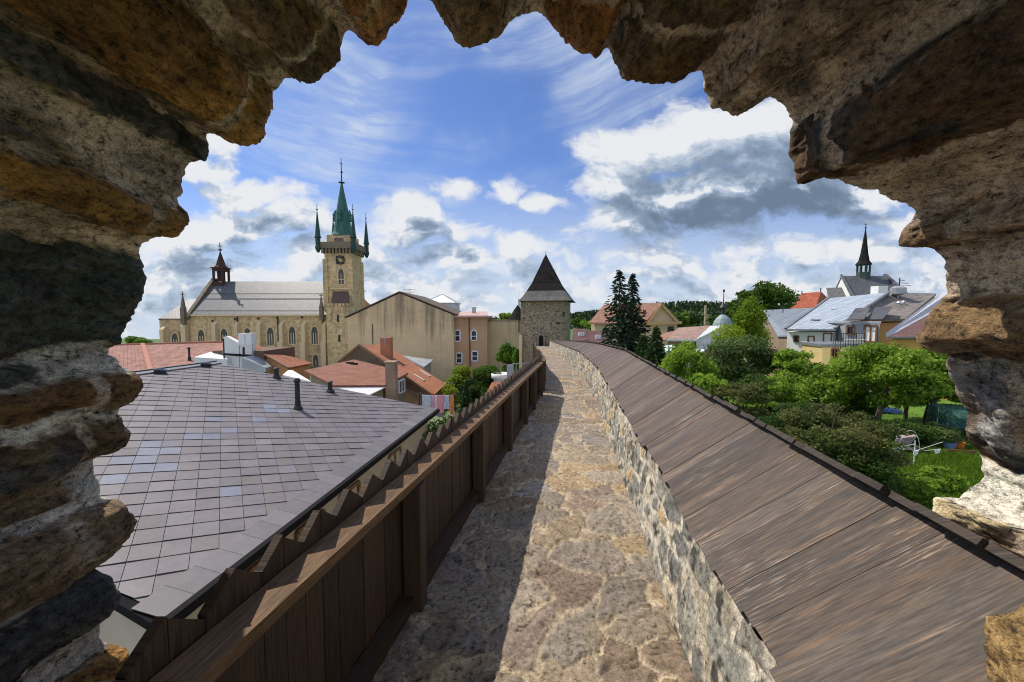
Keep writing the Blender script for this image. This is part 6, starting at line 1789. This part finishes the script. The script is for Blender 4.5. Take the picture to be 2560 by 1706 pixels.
shrub_at('orchard_tree', 'large spreading orchard tree with dark forked trunk over the lawn', 2215, 934, 20.5, 150, 98, 22000, .085, 'leaf', 67, lobes=60, cat='tree', trunk=.16, lob=.21, hollow=.15, base=(W(2192, 1090, 20.5).x, 20.5), split=.30)
shrub_at('orchard_tree', 'orchard tree with the thickest trunk beside the right jamb', 2345, 940, 21.5, 125, 98, 19000, .085, 'leaf', 68, lobes=52, cat='tree', trunk=.24, lob=.21, hollow=.15, base=(W(2318, 1090, 21.5).x, 21.5), split=.30)
shrub_at('orchard_tree', 'slender orchard tree between the two big orchard trees', 2268, 965, 22.5, 80, 60, 8000, .085, 'mid', 69, lobes=36, cat='tree', trunk=.11, lob=.23, hollow=.15, base=(W(2262, 1090, 22.5).x, 22.5), split=.35)
shrub_at('brown_shrub', 'reddish brown flowering shrub at the cap roof edge', 1838, 1005, 19, 92, 62, 10000, .062, 'brown', 70, lobes=40, lob=.22, hollow=.15)
shrub_at('brown_shrub', 'largest reddish brown shrub beside the lawn', 2085, 1095, 13.5, 150, 98, 22000, .050, 'brown', 71, lobes=70, lob=.19, hollow=.15)
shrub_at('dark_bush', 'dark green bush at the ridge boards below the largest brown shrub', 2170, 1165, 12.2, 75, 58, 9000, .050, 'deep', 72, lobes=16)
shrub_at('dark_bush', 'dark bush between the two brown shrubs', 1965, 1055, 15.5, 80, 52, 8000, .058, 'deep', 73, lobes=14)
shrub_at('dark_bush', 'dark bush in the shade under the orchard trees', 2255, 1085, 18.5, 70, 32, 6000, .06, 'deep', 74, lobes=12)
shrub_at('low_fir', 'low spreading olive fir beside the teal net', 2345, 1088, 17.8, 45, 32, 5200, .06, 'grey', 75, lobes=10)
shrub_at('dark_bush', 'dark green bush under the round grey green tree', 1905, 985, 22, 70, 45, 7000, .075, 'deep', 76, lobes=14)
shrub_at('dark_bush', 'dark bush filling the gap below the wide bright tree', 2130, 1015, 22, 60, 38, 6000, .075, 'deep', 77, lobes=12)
shrub_at('broad_tree', 'tree top showing above the annex left of the wall tower', 1263, 795, 75, 22, 12, 1500, .3, 'leaf', 78, cat='tree', trunk=.3)
for i, (x, y, Y, rx, rz_, key, lab) in enumerate(((1230, 740, 130, 20, 20, 'mid', 'green tree right behind the cream gabled house'), (1320, 755, 135, 20, 18, 'leaf', 'bright tree beyond the low brown roof'), (1385, 745, 125, 14, 18, 'deep', 'blackish green tree by the far mast'),
        (1600, 740, 150, 18, 14, 'mid', 'far green tree left of the dome turret'), (1250, 690, 160, 16, 12, 'leaf', 'yellow green far tree above the cream house eave'), (300, 780, 150, 22, 12, 'leaf', 'far bright tree just right of the wall tower'), (190, 770, 170, 20, 12, 'mid', 'far green tree beside the wall tower roofs'), (1760, 640, 110, 22, 22, 'mid', 'dense tree left of the big deciduous tree'))):
    px, py = zD(x, y); shrub_at('broad_tree', lab, px, py, Y, rx, rz_, 1700, .5, key, 80 + i, cat='tree', trunk=.3, lobes=10)

shrub_at('leafy_bush', 'fresh green bush between the round grey green tree and the brown shrub', 1760, 975, 20, 62, 48, 8000, .075, 'leaf', 103, lobes=26, lob=.26, hollow=.15)
shrub_at('leafy_bush', 'light green bush below the bright tree by the white house', 1945, 985, 21, 70, 46, 8000, .075, 'leaf', 104, lobes=26, lob=.26, hollow=.15)
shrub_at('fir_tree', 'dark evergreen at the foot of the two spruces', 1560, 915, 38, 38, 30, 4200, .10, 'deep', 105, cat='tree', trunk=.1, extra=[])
def build_lawn():
    a, b = np.linspace(4.5, 62, 60), np.linspace(-8, 60, 60)
    X, Y = np.meshgrid(a, b)
    Z = ground_z(X, Y) + .16 + .05 * fbm(X * .6, Y * .6, 0, 3, 91)
    m = M('lawn_turf', [(.045, .105, .008), (.10, .19, .015), (.14, .235, .025)], 1.3, rough=1, bmp=.6, bscale=18, dist=.04)
    tag(np_mesh('lawn', np.stack([X, Y, Z], -1).reshape(-1, 3), grid_faces(60, 60), m), kind='structure')
    rs = np.random.default_rng(95); n = 90000
    x, y = 15.5 + rs.normal(size=n) * 4.2, 14.5 + rs.normal(size=n) * 4.0
    x = np.maximum(x, 5.5)
    z = ground_z(x, y) + .15
    h = rs.uniform(.04, .11, n) * (1 + .8 * ss(.0, .5, vnoise(x * .7, y * .7, 0, 5)))
    P = np.stack([x, y, z + h * .5], -1)
    A = np.stack([rs.normal(size=n) * .25, rs.normal(size=n) * .25, np.ones(n)], -1) * (h * .6)[:, None]
    ang = rs.random(n) * 6.28; B = np.stack([np.cos(ang), np.sin(ang), 0 * ang], -1) * .014
    f = np.clip(rs.random(n) * .6 + .4 * (vnoise(x * 1.1, y * 1.1, 0, 6) * .5 + .5), 0, 1)[:, None]
    o = quads_mesh('grass', P, A, B, np.array([.06, .13, .01]) * (1 - f) + np.array([.19, .30, .03]) * f, m_leaf)
    tag(o, 'bright green grass growing on the garden lawn', 'grass', kind='stuff')
build_lawn()
shrub_at('flower_plant', 'low leafy plants with white flower heads at the lawn edge by the wall', 2290, 1215, 12.4, 62, 20, 5200, .045, 'leaf', 101, lobes=16, lob=.3, trunk=.02)
shrub_at('flower_plant', 'leafy plants beside the right jamb at the lawn edge', 2345, 1185, 13.2, 42, 20, 3600, .045, 'leaf', 102, lobes=12, lob=.3, trunk=.02)
Q = lambda zx, zy, Y: W(2150 + zx * .1594, 1000 + zy * .1594, Y)
def build_airer():
    Y = 15.4; b = Q(838, 1095, Y); zg = gz(b.x, Y) + .15
    t = thing('rotary_airer', 'white rotary clothes airer with crossed arms standing on the lawn', 'clothes airer', (b.x, Y, zg))
    m = MB(); m.tube([(b.x, Y, zg - .1), (b.x, Y, Q(0, 640, Y).z)], .016, 8); m.build('pole', m_whiteframe, t)
    for (x0_, y0_, Ya), (x1_, y1_, Yb) in (((838, 810, Y), (590, 555, Y - .5)), ((838, 810, Y), (1300, 660, Y + .9)), ((838, 690, Y), (1010, 800, Y + .3)), ((1010, 800, Y + .3), (1260, 770, Y + .9)), ((838, 700, Y), (600, 740, Y + .8))):
        m = MB(); m.tube([Q(x0_, y0_, Ya), Q(x1_, y1_, Yb)], .010, 6); m.build('arm', m_whiteframe, t)
    for nm, pts, lab in (('white_cloth', [(530, 735), (705, 742), (690, 800), (620, 850), (540, 815)], 'crumpled white cloth on the left arm of the rotary airer'), ('white_cloth', [(840, 805), (925, 795), (905, 850), (860, 888), (842, 860)], 'small white cloth hanging beside the airer pole'), ('white_cloth', [(1168, 780), (1265, 778), (1250, 830), (1190, 852)], 'pale cloth at the right end of the airer')):
        m = MB(); a = [Q(*p, Y - .15 if pts[0][0] < 900 else Y + .5) for p in pts]; m.hexa(a, [p + Vector((0, .02, 0)) for p in a])
        tag(m.build(nm, M('white_cotton', [(.7, .71, .70), (.8, .8, .79)], 8), None), lab, 'cloth', 'cloths on the airer')
build_airer()
def build_swing():
    Y = 16.8; b = Q(700, 860, Y); zg = gz(b.x, Y) + .15
    t = thing('garden_swing', 'garden swing seat with two white arched tubes and a mauve canopy', 'garden swing', (b.x, Y, zg))
    for (x0_, x1_, top, Ya) in ((600, 800, 455, Y + .9), (680, 960, 480, Y)):
        m = MB(); pts = []
        for k in range(15):
            a = math.pi * k / 14; x = (x0_ + x1_) / 2 - (x1_ - x0_) / 2 * math.cos(a) * (1 + .15 * (1 - math.sin(a)))
            p = Q(x, 0, Ya); zt, zb = Q(0, top, Ya).z, Q(0, 760, Ya).z; pts.append((p.x, Ya, zb + (zt - zb) * math.sin(a) ** .8))
        pts = [(pts[0][0], Ya, zg)] + pts + [(pts[-1][0] + .05, Ya, zg)]
        m.tube(pts, .010, 6); m.build('arched_tube', m_whiteframe, t)
    m = MB(); hexv(m, [Q(560, 610, Y), Q(900, 570, Y + .1), Q(830, 535, Y + 1.0), Q(650, 540, Y + 1.0)], .05); m.hexa([Q(560, 720, Y + .4), Q(800, 690, Y + .4), Q(900, 575, Y + .4), Q(580, 600, Y + .4)], [Q(560, 720, Y + .4) + Vector((0, .05, 0)), Q(800, 690, Y + .4) + Vector((0, .05, 0)), Q(900, 575, Y + .4) + Vector((0, .05, 0)), Q(580, 600, Y + .4) + Vector((0, .05, 0))]); m.build('canopy', M('mauve_canvas', [(.28, .22, .22), (.36, .29, .28)], 3), t)
    m = MB(); hexv(m, [Q(560, 760, Y), Q(900, 760, Y), Q(880, 740, Y + .6), Q(580, 740, Y + .6)], .08); m.build('seat', M('swing_seat', [(.3, .24, .2), (.36, .3, .26)], 3), t)
    c = Q(505, 750, Y - .6); t = thing('yellow_chair', 'yellow folding garden chair left of the swing seat', 'chair', (c.x, c.y, zg))
    w = .22
    m = MB(); m.box((c.x, c.y, zg + .42), (.42, .42, .04), .4); m.build('seat', m_yellow, t)
    m = MB(); m.bar((c.x - .15, c.y + .18, zg + .42), (c.x - .22, c.y + .3, zg + .95), .40, .03, up=Vector((0, 1, 0))); m.build('backrest', m_yellow, t)
    for a, b2 in ((-w, -w), (w, -w), (-w, w), (w, w)):
        m = MB(); m.tube([(c.x + a * .8, c.y + b2 * .8, zg + .41), (c.x + a, c.y + b2, zg - .02)], .014, 6); m.build('leg', m_yellow, t)
m_yellow = M('yellow_plastic', [(.62, .52, .05), (.7, .6, .1)], 4, rough=.4, bmp=0)
build_swing()
def build_garden_bits():
    Y = 19.0; c = Q(1570, 400, Y); zg = gz(c.x, Y) + .15
    t = thing('net_enclosure', 'teal mesh safety net enclosure partly hidden by the right jamb', 'net', (c.x + .6, Y + .6, zg))
    m, nt, b = newmat('teal_net'); b.inputs['Base Color'].default_value = (.035, .12, .11, 1); b.inputs['Roughness'].default_value = .6
    tr = nd(nt, 'ShaderNodeBsdfTransparent'); co = coords(nt, 'Object'); k = sstep(nt, noise_n(nt, co, 9, 4, .6).outputs['Fac'], .40, .5)
    mx = nd(nt, 'ShaderNodeMixShader', {0: math_(nt, 'ADD', math_(nt, 'MULTIPLY', k, .45), .45), 1: tr.outputs[0], 2: b.outputs[0]})
    nt.links.new(mx.outputs[0], [n for n in nt.nodes if n.type == 'OUTPUT_MATERIAL'][0].inputs[0])
    top = Q(0, 175, Y).z
    me = MB(); me.lathe((c.x + .7, Y + .6, zg + .5), [(1.15, 0), (1.2, .5), (1.1, top - zg - .5)], 18); me.build('net', m, t)
    for k in range(6):
        a = k * math.pi / 3; p = MB(); p.tube([(c.x + .7 + 1.22 * math.cos(a), Y + .6 + 1.22 * math.sin(a), zg - .1), (c.x + .7 + 1.14 * math.cos(a), Y + .6 + 1.14 * math.sin(a), top + .05)], .02, 6); p.build('post', m_zinc, t)
    r = MB(); r.lathe((c.x + .7, Y + .6, zg + .42), [(1.2, 0), (1.28, .03), (1.28, .1), (.02, .12)], 18); r.build('mat', m_iron, t)
    Y = 17.2
    for nm, zx, col, lab, cat in (('garden_bucket', 1530, (.55, .16, .03), 'orange plastic bucket on the low bed edge behind the lawn', 'bucket'), ('garden_bucket', 1395, (.13, .22, .36), 'blue plastic bucket left of the orange one behind the lawn', 'bucket')):
        c = Q(zx, 850, Y); zz = gz(c.x, Y) + .15; o = MB(); o.lathe((c.x, Y, zz), [(.16, 0), (.22, .34), (.24, .36), (.21, .36), (.15, .05), (.01, .04)], 14); tag(o.build(nm, M(nm + '_plastic', [tuple(q * .9 for q in col), col], 5, rough=.4, bmp=0), None, smooth=False), lab, cat)
    a, b = Q(1340, 890, 16.8), Q(1800, 880, 16.6); zz = gz(a.x, 16.8) + .15
    o = MB(); o.bar((a.x, 16.8, zz + .08), (b.x, 16.6, zz + .08), .05, .18); tag(o.build('bed_edging', m_brownwood, None), 'brown timber edging board along the back of the lawn', 'edging')
    c = Q(455, 330, 24); zz = gz(c.x, 24) + .15
    rs = np.random.default_rng(3); t2 = rock('blue_tarpaulin', (c.x, 24, zz + .12), (.55, .35, .2), 44, (.03, .07, .26), M_tint('tarpaulin', var=.2, bmp=.4, rough=.35, spec=.5), None, 3)
    tag(t2, 'heap under a blue tarpaulin behind the orchard trunks', 'tarpaulin')
build_garden_bits()
